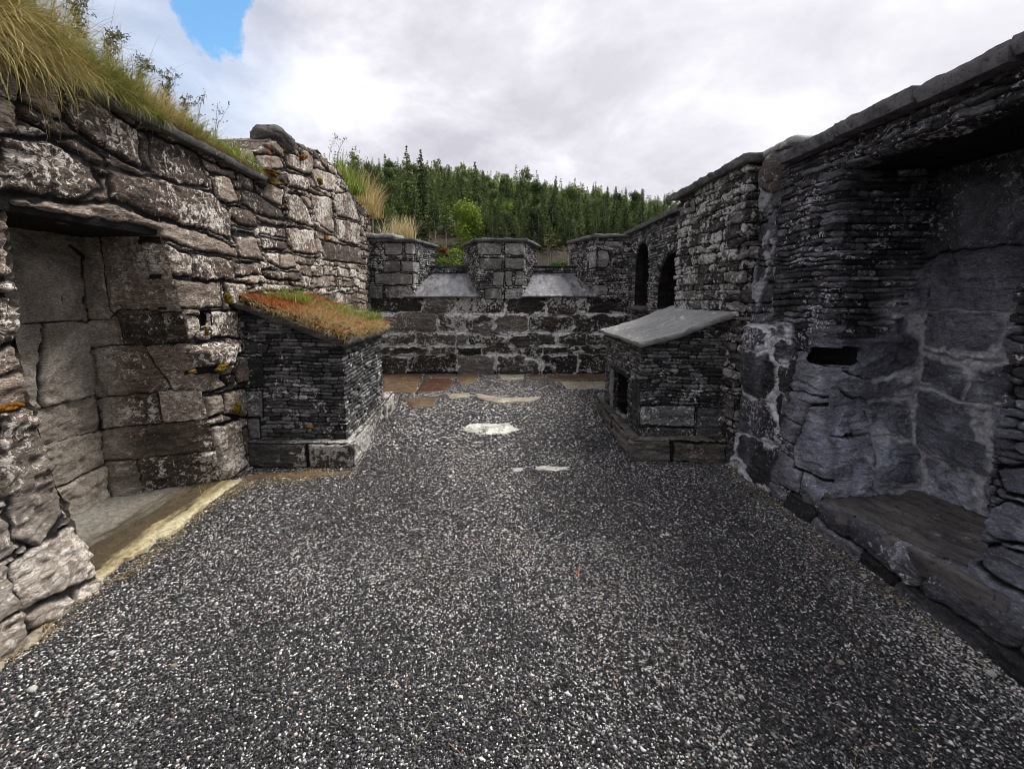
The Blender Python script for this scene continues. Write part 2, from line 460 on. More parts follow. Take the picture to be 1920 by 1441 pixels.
M = {}
M['left'] = stone_mat('left wall rubble', (0.019, 0.0145, 0.012), (0.125, 0.096, 0.074), (0.41, 0.335, 0.27), (0.88, 0.82, 0.74), 0.43, 26, warm=(0.11, 0.062, 0.050), warm_amt=0.5, speck=0.55,
                      zone=((0.58, 0.53, 0.46), (0.20, 0.17, 0.14), 0.9))
M['far'] = stone_mat('far wall rubble', (0.012, 0.011, 0.011), (0.042, 0.037, 0.033), (0.20, 0.178, 0.158), (0.66, 0.65, 0.62), 0.40, 18, mort=(0.95, 0.95, 0.92), warm=(0.085, 0.05, 0.033), warm_amt=0.5, speck=0.35)
M['slate'] = stone_mat('thin slate courses', (0.014, 0.014, 0.015), (0.066, 0.066, 0.068), (0.26, 0.26, 0.26), (0.85, 0.85, 0.83), 0.24, 26, warm_amt=0.1, speck=0.35, joint=(0.004, 0.004, 0.004))
M['slate_mid'] = stone_mat('slate and dressed blocks', (0.014, 0.013, 0.013), (0.062, 0.058, 0.056), (0.24, 0.23, 0.22), (0.70, 0.69, 0.66), 0.5, 17, warm_amt=0.12, speck=0.45, zone=((0.50, 0.49, 0.46), (0.09, 0.085, 0.08), 0.85), joint=(0.004, 0.004, 0.004), mort=(0.6, 0.6, 0.58))
M['right'] = stone_mat('right wall damp rubble', (0.006, 0.006, 0.007), (0.030, 0.030, 0.036), (0.17, 0.17, 0.195), (0.70, 0.70, 0.78), 0.20, 34, warm=(0.07, 0.035, 0.032), warm_amt=0.25, speck=0.3,
                       joint=(0.003, 0.003, 0.003), mort=(0.90, 0.91, 0.98), rough=0.72, spec=0.35, zone=((0.74, 0.79, 0.93), (0.050, 0.054, 0.078), 0.92))
M['plinth'] = stone_mat('plinth stone', (0.03, 0.028, 0.026), (0.11, 0.105, 0.098), (0.30, 0.29, 0.27), (0.62, 0.60, 0.56), 0.55, 18, speck=0.4, warm_amt=0.2)
M['plinth_dark'] = stone_mat('dark plinth stone', (0.014, 0.012, 0.011), (0.062, 0.054, 0.050), (0.20, 0.18, 0.165), (0.55, 0.53, 0.5), 0.15, 20, speck=0.3, warm_amt=0.3)
M['dark'] = stone_mat('shade painted inner stone', (0.004, 0.004, 0.004), (0.010, 0.010, 0.010), (0.03, 0.03, 0.03), (0.1, 0.1, 0.1), 0.0, speck=0.1)  # near-black: shade inside holes, arches and under lintels is put into the colour

def slab_mat(name, dark, light, rough=0.5, spec=0.5, scale=4, stretch=(1, 1, 1), lich=0.3, lcol=(0.5, 0.5, 0.48), bump=0.5):
    m, nt, b = base_mat(name)
    c = coords(nt); cs = coords(nt, stretch)
    n1 = noise_(nt, cs, scale, 9, 0.65, 0.3); n2 = noise_(nt, c, 40, 8, 0.72); n3 = noise_(nt, c, 14, 8, 0.7, 0.5)
    col = ramp_(nt, n1, (0.32, dark), (0.68, light))
    col = mixc(nt, map_(nt, math_(nt, 'ADD', n3, math_(nt, 'MULTIPLY', noise_(nt, c, 2.1, 4), 0.4)), 0.88 - 0.2 * lich, 0.93 - 0.2 * lich, 0, 0.85), col, lcol)
    col = mixc(nt, map_(nt, n2, 0.46, 0.34, 0, 0.8), col, tuple(x * 0.4 for x in dark))
    nt.links.new(col, b.inputs['Base Color'])
    nt.links.new(map_(nt, n3, 0.3, 0.7, rough - 0.12, rough + 0.18), b.inputs['Roughness'])
    b.inputs['Specular IOR Level'].default_value = spec
    bump_(nt, b, math_(nt, 'ADD', n2, math_(nt, 'MULTIPLY', noise_(nt, cs, 18, 8, 0.7), 0.8)), bump, 0.012)
    return m
M['coping'] = slab_mat('coping slate', (0.03, 0.03, 0.031), (0.17, 0.17, 0.165), 0.8, 0.3, 5, (1, 1, 3), 0.25, (0.34, 0.34, 0.32))
M['coping_right'] = slab_mat('grey coping', (0.05, 0.05, 0.054), (0.20, 0.195, 0.205), 0.85, 0.25, 9, (1, 1, 1), 0.05, (0.3, 0.3, 0.3), 0.9)
M['wet_slab'] = slab_mat('wet slate slab', (0.04, 0.04, 0.044), (0.30, 0.30, 0.315), 0.22, 1.0, 5, (2, 0.7, 1), 0.3, (0.4, 0.4, 0.38), 0.35)
M['pale_slab'] = slab_mat('pale lichened slab', (0.13, 0.13, 0.127), (0.44, 0.44, 0.42), 0.5, 0.5, 8, (0.5, 5, 1), 0.5, (0.66, 0.66, 0.62), 1.0)
M['sill_left'] = slab_mat('ochre stained slab', (0.035, 0.028, 0.016), (0.25, 0.20, 0.12), 0.8, 0.25, 3, (3.0, 0.7, 1), 0.45, (0.58, 0.51, 0.34), 0.9)
def sill_mat():
    m, nt, b = base_mat('stained niche slab'); c = coords(nt); cs = coords(nt, (3, 0.6, 1))
    sp_ = nt.nodes.new('ShaderNodeSeparateXYZ'); nt.links.new(c, sp_.inputs[0])
    n1 = noise_(nt, cs, 3.5, 9, 0.65, 0.4); n2 = noise_(nt, c, 36, 8, 0.75)
    f = math_(nt, 'ADD', sp_.outputs[0], math_(nt, 'MULTIPLY', math_(nt, 'SUBTRACT', n1, 0.5), 0.55))
    col = ramp_(nt, map_(nt, f, -0.5, 0.35), (0.0, (0.26, 0.25, 0.22)), (0.36, (0.22, 0.20, 0.165)), (0.52, (0.055, 0.038, 0.018)), (0.74, (0.085, 0.06, 0.026)), (0.84, (0.42, 0.35, 0.19)), (1.0, (0.66, 0.60, 0.42)))
    sc = nt.nodes.new('ShaderNodeVectorMath'); sc.operation = 'SCALE'; nt.links.new(col, sc.inputs[0]); nt.links.new(map_(nt, n2, 0.32, 0.68, 0.35, 1.5), sc.inputs['Scale'])
    nt.links.new(sc.outputs[0], b.inputs['Base Color']); b.inputs['Roughness'].default_value = 0.75
    bump_(nt, b, math_(nt, 'ADD', n2, n1), 0.8, 0.02); return m
M['sill_left'] = sill_mat()
M['sill_right'] = slab_mat('dark cleft slab', (0.030, 0.028, 0.030), (0.24, 0.22, 0.21), 0.62, 0.4, 4, (5, 0.6, 3), 0.28, (0.42, 0.39, 0.36), 1.2)
M['flag_brown'] = slab_mat('brown wet flagstone', (0.045, 0.022, 0.011), (0.20, 0.135, 0.075), 0.38, 0.5, 6, (1, 3, 1), 0.25, (0.38, 0.32, 0.22))
M['flag_red'] = slab_mat('dark red wet flagstone', (0.03, 0.010, 0.006), (0.115, 0.048, 0.025), 0.35, 0.5, 6, (1, 3, 1), 0.1, (0.3, 0.2, 0.12))
M['flag_pale'] = slab_mat('pale yellow flagstone', (0.13, 0.11, 0.075), (0.40, 0.36, 0.27), 0.6, 0.4, 6, (1, 3, 1), 0.4, (0.55, 0.52, 0.43))
M['chalk'] = slab_mat('white flaking stone', (0.30, 0.30, 0.26), (0.66, 0.66, 0.60), 0.8, 0.3, 7, (1, 1, 1), 0.6, (0.78, 0.78, 0.72))
M['boulder'] = slab_mat('grey boulder', (0.03, 0.028, 0.026), (0.16, 0.15, 0.14), 0.85, 0.25, 5, (1, 1, 4), 0.25, (0.42, 0.40, 0.36), 1.0)

def gravel_ground_mat():
    m, nt, b = base_mat('gravel bed')
    c = coords(nt)
    vo = nt.nodes.new('ShaderNodeTexVoronoi'); vo.inputs['Scale'].default_value = 95; nt.links.new(c, vo.inputs['Vector'])
    sep = nt.nodes.new('ShaderNodeSeparateColor'); nt.links.new(vo.outputs['Color'], sep.inputs[0])
    col = ramp_(nt, sep.outputs[0], (0.0, (0.006, 0.006, 0.007)), (0.5, (0.035, 0.035, 0.038)), (0.80, (0.10, 0.10, 0.105)), (0.97, (0.55, 0.55, 0.55)))
    nt.links.new(col, b.inputs['Base Color']); b.inputs['Roughness'].default_value = 0.7
    h = math_(nt, 'MULTIPLY', vo.outputs['Distance'], -1.0)
    bump_(nt, b, h, 1.0, 0.012)
    return m
M['gravel'] = gravel_ground_mat()
def pebble_mat():
    m, nt, b = base_mat('gravel pebbles')
    c = coords(nt)
    r = attr_(nt, 'rnd')
    col = ramp_(nt, r, (0.0, (0.010, 0.010, 0.011)), (0.42, (0.036, 0.036, 0.039)), (0.68, (0.105, 0.102, 0.10)), (0.84, (0.27, 0.265, 0.26)), (0.925, (0.88, 0.87, 0.86)), (0.990, (0.50, 0.40, 0.32)), (1.0, (0.22, 0.12, 0.08)))
    pb = map_(nt, noise_(nt, c, 1.1, 4), 0.35, 0.65, 0.85, 1.15)
    mm = nt.nodes.new('ShaderNodeVectorMath'); mm.operation = 'SCALE'; nt.links.new(col, mm.inputs[0]); nt.links.new(pb, mm.inputs['Scale'])
    nt.links.new(mm.outputs[0], b.inputs['Base Color']); b.inputs['Roughness'].default_value = 0.55
    b.inputs['Specular IOR Level'].default_value = 0.35
    return m
M['pebble'] = pebble_mat()

def leaf_mat(name, c0, c1, c2=None, rough=0.7, trans=0.25):
    m, nt, b = base_mat(name)
    r = attr_(nt, 'rnd')
    st = [(0.0, c0), (0.55, c1)] + ([(1.0, c2)] if c2 else [])
    col = ramp_(nt, r, *st)
    nt.links.new(col, b.inputs['Base Color']); b.inputs['Roughness'].default_value = rough; b.inputs['Specular IOR Level'].default_value = 0.2
    tr = nt.nodes.new('ShaderNodeBsdfTranslucent'); nt.links.new(col, tr.inputs['Color'])
    mx = nt.nodes.new('ShaderNodeMixShader'); mx.inputs[0].default_value = trans
    nt.links.new(b.outputs[0], mx.inputs[1]); nt.links.new(tr.outputs[0], mx.inputs[2])
    nt.links.new(mx.outputs[0], nt.nodes['Material Output'].inputs['Surface'])
    return m
M['grass'] = leaf_mat('mixed meadow grass', (0.085, 0.14, 0.024), (0.27, 0.28, 0.07), (0.62, 0.47, 0.24))
M['straw'] = leaf_mat('dry straw grass', (0.30, 0.21, 0.075), (0.52, 0.40, 0.17), (0.70, 0.62, 0.38))
M['green_tuft'] = leaf_mat('fresh green tuft', (0.07, 0.13, 0.015), (0.19, 0.28, 0.035), (0.42, 0.44, 0.13))
M['red_moss'] = leaf_mat('red brown moss', (0.14, 0.03, 0.012), (0.42, 0.12, 0.035), (0.66, 0.34, 0.12))
M['weed'] = leaf_mat('weed stalks', (0.05, 0.06, 0.025), (0.11, 0.12, 0.05), (0.22, 0.19, 0.11))
M['stalk_red'] = leaf_mat('rusty weed stalk', (0.14, 0.04, 0.015), (0.30, 0.12, 0.04), (0.4, 0.2, 0.08))
M['violet'] = leaf_mat('violet petals', (0.18, 0.16, 0.5), (0.3, 0.28, 0.7))
M['orange_leaf'] = leaf_mat('orange leaf', (0.62, 0.12, 0.04), (0.75, 0.20, 0.07))
def clump_mat(name, a, b_, s=60):
    m, nt, b = base_mat(name); c = coords(nt)
    n = noise_(nt, c, s, 6, 0.7)
    nt.links.new(ramp_(nt, n, (0.35, a), (0.65, b_)), b.inputs['Base Color']); b.inputs['Roughness'].default_value = 0.95
    b.inputs['Specular IOR Level'].default_value = 0.1
    bump_(nt, b, n, 1.0, 0.02); return m
M['moss_y'] = clump_mat('yellow moss', (0.05, 0.032, 0.006), (0.30, 0.20, 0.022), 90)
M['moss_o'] = clump_mat('orange moss', (0.09, 0.03, 0.006), (0.40, 0.18, 0.03), 90)
M['moss_b'] = clump_mat('brown moss', (0.05, 0.025, 0.008), (0.22, 0.13, 0.03))
M['soil'] = clump_mat('turf soil', (0.015, 0.011, 0.007), (0.06, 0.045, 0.025), 25)
def needle_mat(name, a, b_, c_):
    m = leaf_mat(name, a, b_, c_, 0.8, 0.08); return m
M['spruce'] = needle_mat('spruce needles', (0.016, 0.030, 0.011), (0.062, 0.096, 0.032), (0.17, 0.22, 0.075))
M['pine'] = needle_mat('pine needles', (0.024, 0.042, 0.014), (0.078, 0.115, 0.038), (0.19, 0.235, 0.082))
M['birch_bright'] = needle_mat('vivid green birch leaves', (0.09, 0.15, 0.018), (0.20, 0.29, 0.035), (0.36, 0.44, 0.08))  # own leaf colour, without per-tree brightness variation
M['birch'] = needle_mat('bright birch leaves', (0.045, 0.085, 0.014), (0.12, 0.19, 0.028), (0.22, 0.30, 0.055))
def bark_mat(name, a, b_):
    m, nt, b = base_mat(name); c = coords(nt, (1, 1, 0.3))
    nt.links.new(ramp_(nt, noise_(nt, c, 3, 6, 0.7), (0.35, a), (0.65, b_)), b.inputs['Base Color']); b.inputs['Roughness'].default_value = 0.9
    return m
for k_ in ('spruce', 'pine', 'birch'):
    m_ = M[k_]; nt_ = m_.node_tree; pb_ = nt_.nodes['Principled BSDF']; src = pb_.inputs['Base Color'].links[0].from_socket
    oi = nt_.nodes.new('ShaderNodeObjectInfo')
    v_ = map_(nt_, oi.outputs['Random'], 0, 1, 0.55, 2.1)
    big_ = map_(nt_, noise_(nt_, coords(nt_), 0.05 if k_ == 'pine' else 0.6, 4, 0.6), 0.35, 0.65, 0.7, 1.4)
    ss_ = nt_.nodes.new('ShaderNodeVectorMath'); ss_.operation = 'SCALE'; nt_.links.new(src, ss_.inputs[0]); nt_.links.new(math_(nt_, 'MULTIPLY', v_, big_), ss_.inputs['Scale'])
    hs_ = nt_.nodes.new('ShaderNodeHueSaturation'); nt_.links.new(map_(nt_, oi.outputs['Random'], 0, 1, 0.515, 0.475), hs_.inputs['Hue']); nt_.links.new(ss_.outputs[0], hs_.inputs['Color'])
    for l_ in [l for l in nt_.links if l.from_socket == src and l.to_node.type in ('BSDF_PRINCIPLED', 'BSDF_TRANSLUCENT')]:
        t_ = l_.to_socket; nt_.links.remove(l_); nt_.links.new(hs_.outputs[0], t_)
M['bark'] = bark_mat('grey bark', (0.06, 0.05, 0.04), (0.20, 0.17, 0.14))
M['bark_pale'] = bark_mat('pale bark', (0.15, 0.13, 0.11), (0.42, 0.38, 0.33))
def hill_mat():
    m, nt, b = base_mat('forest floor'); c = coords(nt)
    n = noise_(nt, c, 0.12, 8, 0.65)
    col = ramp_(nt, n, (0.36, (0.02, 0.030, 0.010)), (0.50, (0.055, 0.035, 0.022)), (0.64, (0.12, 0.072, 0.045)))
    col = mixc(nt, map_(nt, noise_(nt, c, 0.6, 6, 0.7), 0.58, 0.66), col, (0.13, 0.11, 0.10))
    nt.links.new(col, b.inputs['Base Color']); b.inputs['Roughness'].default_value = 0.95
    bump_(nt, b, noise_(nt, c, 0.5, 8, 0.7), 1.0, 1.5); return m
M['hill'] = hill_mat()
def earth_mat():
    m, nt, b = base_mat('grassy ground'); c = coords(nt)
    nt.links.new(ramp_(nt, noise_(nt, c, 1.5, 8, 0.7), (0.3, (0.03, 0.045, 0.012)), (0.7, (0.10, 0.12, 0.035))), b.inputs['Base Color']); b.inputs['Roughness'].default_value = 0.95
    return m
M['earth'] = earth_mat()

# ------------------------------------------------------------------ generic solids
def slab4(name, parent, mat, P00, P10, P11, P01, th, nx=24, ny=12, seed=0, wob=0.02, bump=0.006, curve=None, loc=None):
    """a real slab: top grid from four corners, underside and ragged sides; wob pushes the outline in and out"""
    P = [np.array(p, float) for p in (P00, P10, P11, P01)]
    s, t = np.meshgrid(np.linspace(0, 1, nx + 1), np.linspace(0, 1, ny + 1))
    def bil(s, t):
        return (P[0] * ((1 - s) * (1 - t))[..., None] + P[1] * (s * (1 - t))[..., None] + P[2] * (s * t)[..., None] + P[3] * ((1 - s) * t)[..., None])
    cen = sum(P) / 4
    up = np.cross(P[1] - P[0], P[3] - P[0]); up = up / np.linalg.norm(up)
    if up[2] < 0: up = -up
    X = bil(s, t)
    e = np.minimum(np.minimum(s, 1 - s) * np.linalg.norm(P[1] - P[0]), np.minimum(t, 1 - t) * np.linalg.norm(P[3] - P[0]))
    k = np.exp(-e / 0.03)
    a = X[..., 0] * 3.1 + X[..., 2] * 2.3; b = X[..., 1] * 3.3
    out = X - cen; out = out / np.maximum(np.linalg.norm(out, axis=-1, keepdims=True), 1e-6)
    w = wob * (fbm(a * 1.5, b * 1.5, 4, seed) + 0.6 * fbm(a * 6, b * 6, 3, seed + 1))
    X = X + out * (w * k)[..., None]
    cv = curve(s, t) if curve is not None else 0
    top = X + up * (bump * 2 * fbm(a * 3, b * 3, 4, seed + 2) + bump * fbm(a * 12, b * 12, 3, seed + 3) - 0.10 * th * np.exp(-e / 0.010) + cv)[..., None]
    mid = X + out * (0.010 * np.exp(-e / 0.01))[..., None] + up * (-th * 0.45 + cv + 0 * e)[..., None]
    bot = X - up * (th + 0.5 * bump * fbm(a * 5, b * 5, 3, seed + 5) - cv)[..., None] - out * (0.012 * np.exp(-e / 0.02))[..., None]
    n = (nx + 1) * (ny + 1); idx = np.arange(n).reshape(ny + 1, nx + 1)
    q = np.stack([idx[:-1, :-1], idx[:-1, 1:], idx[1:, 1:], idx[1:, :-1]], -1).reshape(-1, 4)
    ring = np.concatenate([idx[0, :-1], idx[:-1, -1], idx[-1, :0:-1], idx[:0:-1, 0]]); rn = np.roll(ring, -1)
    m = len(ring); mi = 2 * n + np.arange(m); mn = np.roll(mi, -1)
    rag = fbm(a.ravel()[ring] * 9, b.ravel()[ring] * 9 + X[..., 2].ravel()[ring] * 9, 3, seed + 8)
    T_ = top.reshape(-1, 3)[ring] - up * 0.001; B_ = bot.reshape(-1, 3)[ring]; M_ = mid.reshape(-1, 3)[ring] + out.reshape(-1, 3)[ring] * (0.012 * rag)[:, None]
    co = np.concatenate([top.reshape(-1, 3), bot.reshape(-1, 3), M_, T_, B_])
    ti = 2 * n + m + np.arange(m); tn = np.roll(ti, -1); bi = 2 * n + 2 * m + np.arange(m); bn = np.roll(bi, -1)
    f = np.concatenate([q, q[:, ::-1] + n, np.stack([ti, mi, mn, tn], 1), np.stack([mi, bi, bn, mn], 1)])
    return mesh_obj(name, co, f, mat, parent, loc=loc)
def polyslab(name, parent, mat, pts, z0, z1, seed=0, wob=0.012, loc=None, dome=0.0, step=0.04):
    """irregular flat stone from an outline"""
    p = []
    n = len(pts)
    for i in range(n):
        a = np.array(pts[i][:2], float); b = np.array(pts[(i + 1) % n][:2], float)
        k = max(2, int(np.linalg.norm(b - a) / step))
        for j in range(k): p.append(a + (b - a) * j / k)
    p = np.array(p); c = p.mean(0)
    o = p - c; o = o / np.linalg.norm(o, axis=1, keepdims=True)
    p = p + o * (wob * (fbm(p[:, 0] * 5, p[:, 1] * 5, 3, seed) + 0.7 * fbm(p[:, 0] * 20, p[:, 1] * 20, 2, seed + 1)))[:, None]
    m = len(p); th = z1 - z0
    rings = []
    size = np.linalg.norm(p - c, axis=1).mean()
    def ring(inset, z, j=0.0):
        pp = p - o * np.minimum(inset, size * 0.5)
        zz = z + j * fbm(pp[:, 0] * 9, pp[:, 1] * 9, 3, seed + 4)
        return np.column_stack([pp, zz])
    rings = [ring(0.0, z0), ring(-0.003, z0 + th * 0.5), ring(0.004, z1 - th * 0.12, th * 0.15), ring(0.02, z1, th * 0.25)]
    for q in (0.75, 0.5, 0.25):
        pp = c + (rings[3][:, :2] - c) * q
        rings.append(np.column_stack([pp, z1 + dome * (1 - q) + th * 0.3 * fbm(pp[:, 0] * 9, pp[:, 1] * 9, 3, seed + 4)]))
    co = np.concatenate(rings + [np.array([[c[0], c[1], z1 + dome]])])
    f = []
    for r_ in range(len(rings) - 1):
        for j in range(m): f.append((r_ * m + j, r_ * m + (j + 1) % m, (r_ + 1) * m + (j + 1) % m, (r_ + 1) * m + j))
    L_ = (len(rings) - 1) * m
    for j in range(m): f.append((L_ + j, L_ + (j + 1) % m, len(co) - 1))
    f.append(tuple(range(m - 1, -1, -1)))
    return mesh_obj(name, co, f, mat, parent, loc=loc)
def boulder(name, parent, mat, c, size, seed=0, amp=0.25, sub=4, loc=None, squash=True, freq=1.6):
    bm = bmesh.new(); bmesh.ops.create_icosphere(bm, subdivisions=sub, radius=1)
    co = np.array([v.co[:] for v in bm.verts]); fa = np.array([[v.index for v in f.verts] for f in bm.faces]); bm.free()
    out = []
    for v in co:
        q = Vector(v) * freq + Vector((seed * 3.1, seed, 0))
        n1 = mnoise.fractal(q, 1.0, 2.0, 4); n2 = mnoise.fractal(Vector((q.x * 2, q.y * 2, q.z * 9)), 1.0, 2.0, 3)
        b_ = np.sign(v) * np.abs(v) ** 0.75 if squash else v
        out.append(b_ * (1 + amp * n1 + amp * 0.25 * n2))
    out = np.array(out) * np.array(size) + np.array(c)
    return mesh_obj(name, out, fa, mat, parent, loc=loc, attrs={'rnd': np.full(len(out), random.random()), 'rnd2': np.full(len(out), 0.5), 'edge': np.ones(len(out))})
def blades(name, mat, root, az, tilt, length, bend, width, parent=None, tone=None, S=4, loc=None):
    N = len(root); root = np.asarray(root, float)
    pts = [root]; ang = tilt.copy(); cur = root.copy()
    d2 = np.stack([np.cos(az), np.sin(az)], 1)
    side = np.stack([-np.sin(az), np.cos(az), np.zeros(N)], 1)
    tw = rng.uniform(-0.8, 0.8, N)
    side = side * np.cos(tw)[:, None] + np.stack([np.cos(az), np.sin(az), np.zeros(N)], 1) * np.sin(tw)[:, None]
    daz = rng.normal(0, 0.55, N)
    for k in range(S):
        a_k = az + daz * (k / S); d2 = np.stack([np.cos(a_k), np.sin(a_k)], 1)
        ang = tilt + bend * ((k + 0.5) / S)
        st = length / S
        cur = cur + np.stack([d2[:, 0] * np.sin(ang) * st, d2[:, 1] * np.sin(ang) * st, np.cos(ang) * st], 1)
        pts.append(cur)
    P = np.stack(pts, 1)                       # N,S+1,3
    wk = (1 - np.linspace(0, 1, S + 1)) ** 0.6 * 1.0 + 0.08
    Wd = width[:, None] * wk[None, :] * 0.5
    A = P + side[:, None, :] * Wd[..., None]; B = P - side[:, None, :] * Wd[..., None]
    co = np.stack([A, B], 2).reshape(N, -1, 3)
    k = np.arange(S)
    q = np.stack([2 * k, 2 * k + 1, 2 * k + 3, 2 * k + 2], 1)
    f = (np.arange(N)[:, None, None] * (2 * (S + 1)) + q[None]).reshape(-1, 4)
    tone = rng.random(N) if tone is None else tone
    rr = np.repeat(np.clip(tone, 0, 1), 2 * (S + 1))
    return mesh_obj(name, co.reshape(-1, 3), f, mat, parent, {'rnd': rr}, smooth=False, loc=loc)

# ------------------------------------------------------------------ LEFT WALL
XL = -2.3
def conv(scale, ox, oy, plane, pts_list, mapf):
    out = []
    for pts in pts_list:
        out.append([mapf(plane(ox + x * scale, oy + y * scale)) for x, y in pts])
    return out
def left_plane(px, py): return onX(px, py, XL)
lm = lambda p: (p[1] + 1.0, p[2])
LS = conv(.375, 0, 0, left_plane, [
 [(290,450),(430,470),(700,640),(730,845),(500,730),(340,620)],
 [(695,650),(735,655),(795,875),(735,850)],
 [(750,655),(1000,765),(1055,935),(900,930),(780,880)],
 [(0,680),(250,680),(480,830),(530,950),(400,1000),(150,960),(0,960)],
 [(260,680),(420,700),(540,800),(530,840),(480,820)],
 [(540,840),(780,890),(1060,960),(1165,1060),(1165,1195),(960,1130),(560,1000)],
 [(0,975),(400,1010),(560,1010),(960,1140),(1180,1230),(1210,1290),(1000,1250),(830,1190),(700,1150),(380,1090),(0,1050)],
 [(1010,790),(1190,860),(1200,900),(1040,850)],
 [(1060,870),(1150,880),(1210,1025),(1090,1000)],
 [(1200,850),(1290,905),(1290,960),(1215,935)],
 [(1215,950),(1280,955),(1440,1050),(1440,1095),(1300,1070),(1220,1020)],
 [(1150,1030),(1280,1060),(1300,1140),(1210,1130),(1160,1080)],
 [(1290,1070),(1460,1105),(1450,1130),(1310,1110)],
 [(1300,1120),(1450,1140),(1455,1190),(1310,1160)],
 [(1200,1140),(1285,1155),(1285,1175),(1205,1160)],
 [(1170,1170),(1290,1185),(1325,1310),(1210,1280)],
 [(1300,1175),(1450,1205),(1450,1250),(1320,1250)],
 [(1330,1265),(1400,1265),(1400,1340),(1340,1310)], [(1402,1265),(1470,1265),(1490,1340),(1402,1340)],
 [(1190,1310),(1310,1315),(1300,1370),(1190,1385)],
 [(1310,1350),(1510,1360),(1510,1410),(1330,1390)],
 [(1440,960),(1510,980),(1590,1140),(1460,1100)],
 [(1450,1140),(1580,1150),(1600,1270),(1480,1260)],
 [(970,1260),(1170,1300),(1185,1405),(975,1400)],
 [(1410,850),(1550,880),(1560,960),(1450,930)],
 [(1560,960),(1680,990),(1700,1170),(1610,1130)],
 [(1350,900),(1430,940),(1430,1030),(1330,980)],
 [(1560,830),(1700,870),(1690,960),(1590,930)],
 [(1700,1090),(1850,1120),(1840,1230),(1720,1200)],
 [(1620,1200),(1850,1240),(1850,1320),(1640,1300)],
 [(1700,970),(1800,960),(1850,1110),(1710,1080)],
 [(1420,760),(1560,790),(1590,870),(1560,870),(1440,830)],
 [(1290,780),(1400,770),(1430,840),(1330,850)],
], lm)
LS += conv(.375, 0, 400, left_plane, [
 [(830,140),(970,210),(975,320),(850,320)],
 [(850,330),(1120,345),(1130,470),(900,480)],
 [(1130,345),(1230,345),(1235,480),(1150,460)],
 [(1010,490),(1200,480),(1210,620),(1060,630)],
 [(870,660),(1130,640),(1130,760),(950,790),(850,790)],
 [(770,810),(1090,790),(1140,860),(960,930),(770,890)],
 [(1140,720),(1340,700),(1340,840),(1190,850)],
 [(1180,620),(1340,630),(1340,690),(1140,710)],
 [(860,950),(1110,900),(1120,1000),(960,1090),(900,1090)],
 [(1120,890),(1235,870),(1235,1020),(1120,1010)],
 [(1240,860),(1350,860),(1350,1030),(1240,1020)],
 [(940,1100),(1200,1030),(1220,1260),(1100,1370),(980,1240)],
 [(920,1250),(980,1250),(1080,1375),(860,1410)],
 [(1240,1040),(1345,1040),(1345,1110),(1240,1120)],
 # near pillar left of the niche
 [(0,10),(80,20),(90,200),(115,330),(0,330)],
 [(0,400),(110,400),(145,460),(130,640),(20,670),(0,670)],
 [(0,1000),(230,970),(300,1140),(340,1300),(340,1420),(0,1420)],
], lm)
LS += conv(.375, 0, 740, left_plane, [
 [(0,90),(220,60),(280,190),(0,320)], [(0,330),(285,200),(340,400),(150,480),(60,480)], [(60,495),(345,430),(360,600),(150,790),(60,720)],
 [(0,850),(360,650),(420,760),(430,880),(0,1090)], [(0,1100),(260,980),(200,1110),(0,1200)],
], lm)
lw_path = Path([(XL, -1.0), (XL, 4.2), (-2.34, 6.0), (-2.5, 8.95)], 0.3)
lw_top = lambda u: np.interp(u, [0, 5.15, 5.32, 5.6, 6.25, 7.0, 8.0, 9.55, 9.94], [2.70, 2.70, 2.88, 3.10, 3.36, 3.47, 3.42, 3.16, 3.08]) + np.where(u > 5.2, 0.06 * fbm(u * 5, u * 0 + 3, 3, 5), 0.012 * fbm(u * 4, u * 0, 2, 6))
def nich_e(z): return 3.09 + 0.46 * np.clip(1 - z / 2.0, 0, 1) ** 0.9
def nich_n(z): return 2.17 + 0.16 * np.clip(1 - z / 1.05, 0, 1) ** 0.6
def l_keep_d(U, V):
    Y = U - 1.0 + 0.02 * fbm(U * 9, V * 9, 3, 31)
    Z = V + 0.025 * fbm(U * 5, V * 5, 3, 32)
    return np.minimum(np.minimum(Y - nich_n(V) - 0.03 * fbm(V * 8, V * 0, 3, 33), nich_e(V) - Y), 2.0 - Z)    # >0 inside opening
def l_extra(U, V, h, D, ID):
    d = -l_keep_d(U, V)
    e = -0.13 * (1 - sstep(0, 0.055, d)) - 0.03 * (1 - sstep(0.0, 0.22, d))
    Y = U - 1.0
    e = e + 0.09 * sstep(0.55, 0.0, V) * sstep(2.5, 2.2, Y)                      # foot of the near pillar
    e = e + 0.05 * np.exp(-((V - 0.0) / 0.25) ** 2)
    # projecting ledge stones beyond the niche and the deep putlog hole above them
    y0, z0 = lm(left_plane(380, 655)); y0 -= 1
    e = e + 0.10 * sstep(0.55, 0.30, np.abs(Y - y0)) * sstep(z0 - 0.30, z0 - 0.12, V) * (1 - sstep(z0 - 0.02, z0 + 0.03, V))
    yh, zh = lm(left_plane(389, 597)); yh -= 1
    e = e - 0.04 * sstep(1.4, 1.0, np.maximum(np.abs(Y - yh) / 0.055, np.abs(V - zh) / 0.05))
    nearp = sstep(2.75, 2.45, Y)
    e = e + nearp * (0.022 * fbm(U * 9, V * 26 + 2 * fbm(U * 3, V * 3, 2, 7), 4, 83) + 0.016 * (0.5 - np.abs(fbm(U * 14, V * 18, 4, 84))))
    big = fbm(U * 0.9, V * 1.1, 3, 77) * 0.05 * sstep(3.4, 4.2, Y + 0 * V)
    return e + big + 0.02 * fbm(U * 2.2, V * 2.2, 3, 78)
filler_small = course_layout(0.07, 0.17, 0.10, 0.40, 21, split=0.35, wav=0.03)
filler_big = course_layout(0.20, 0.38, 0.25, 0.75, 22, split=0.25, wav=0.04)
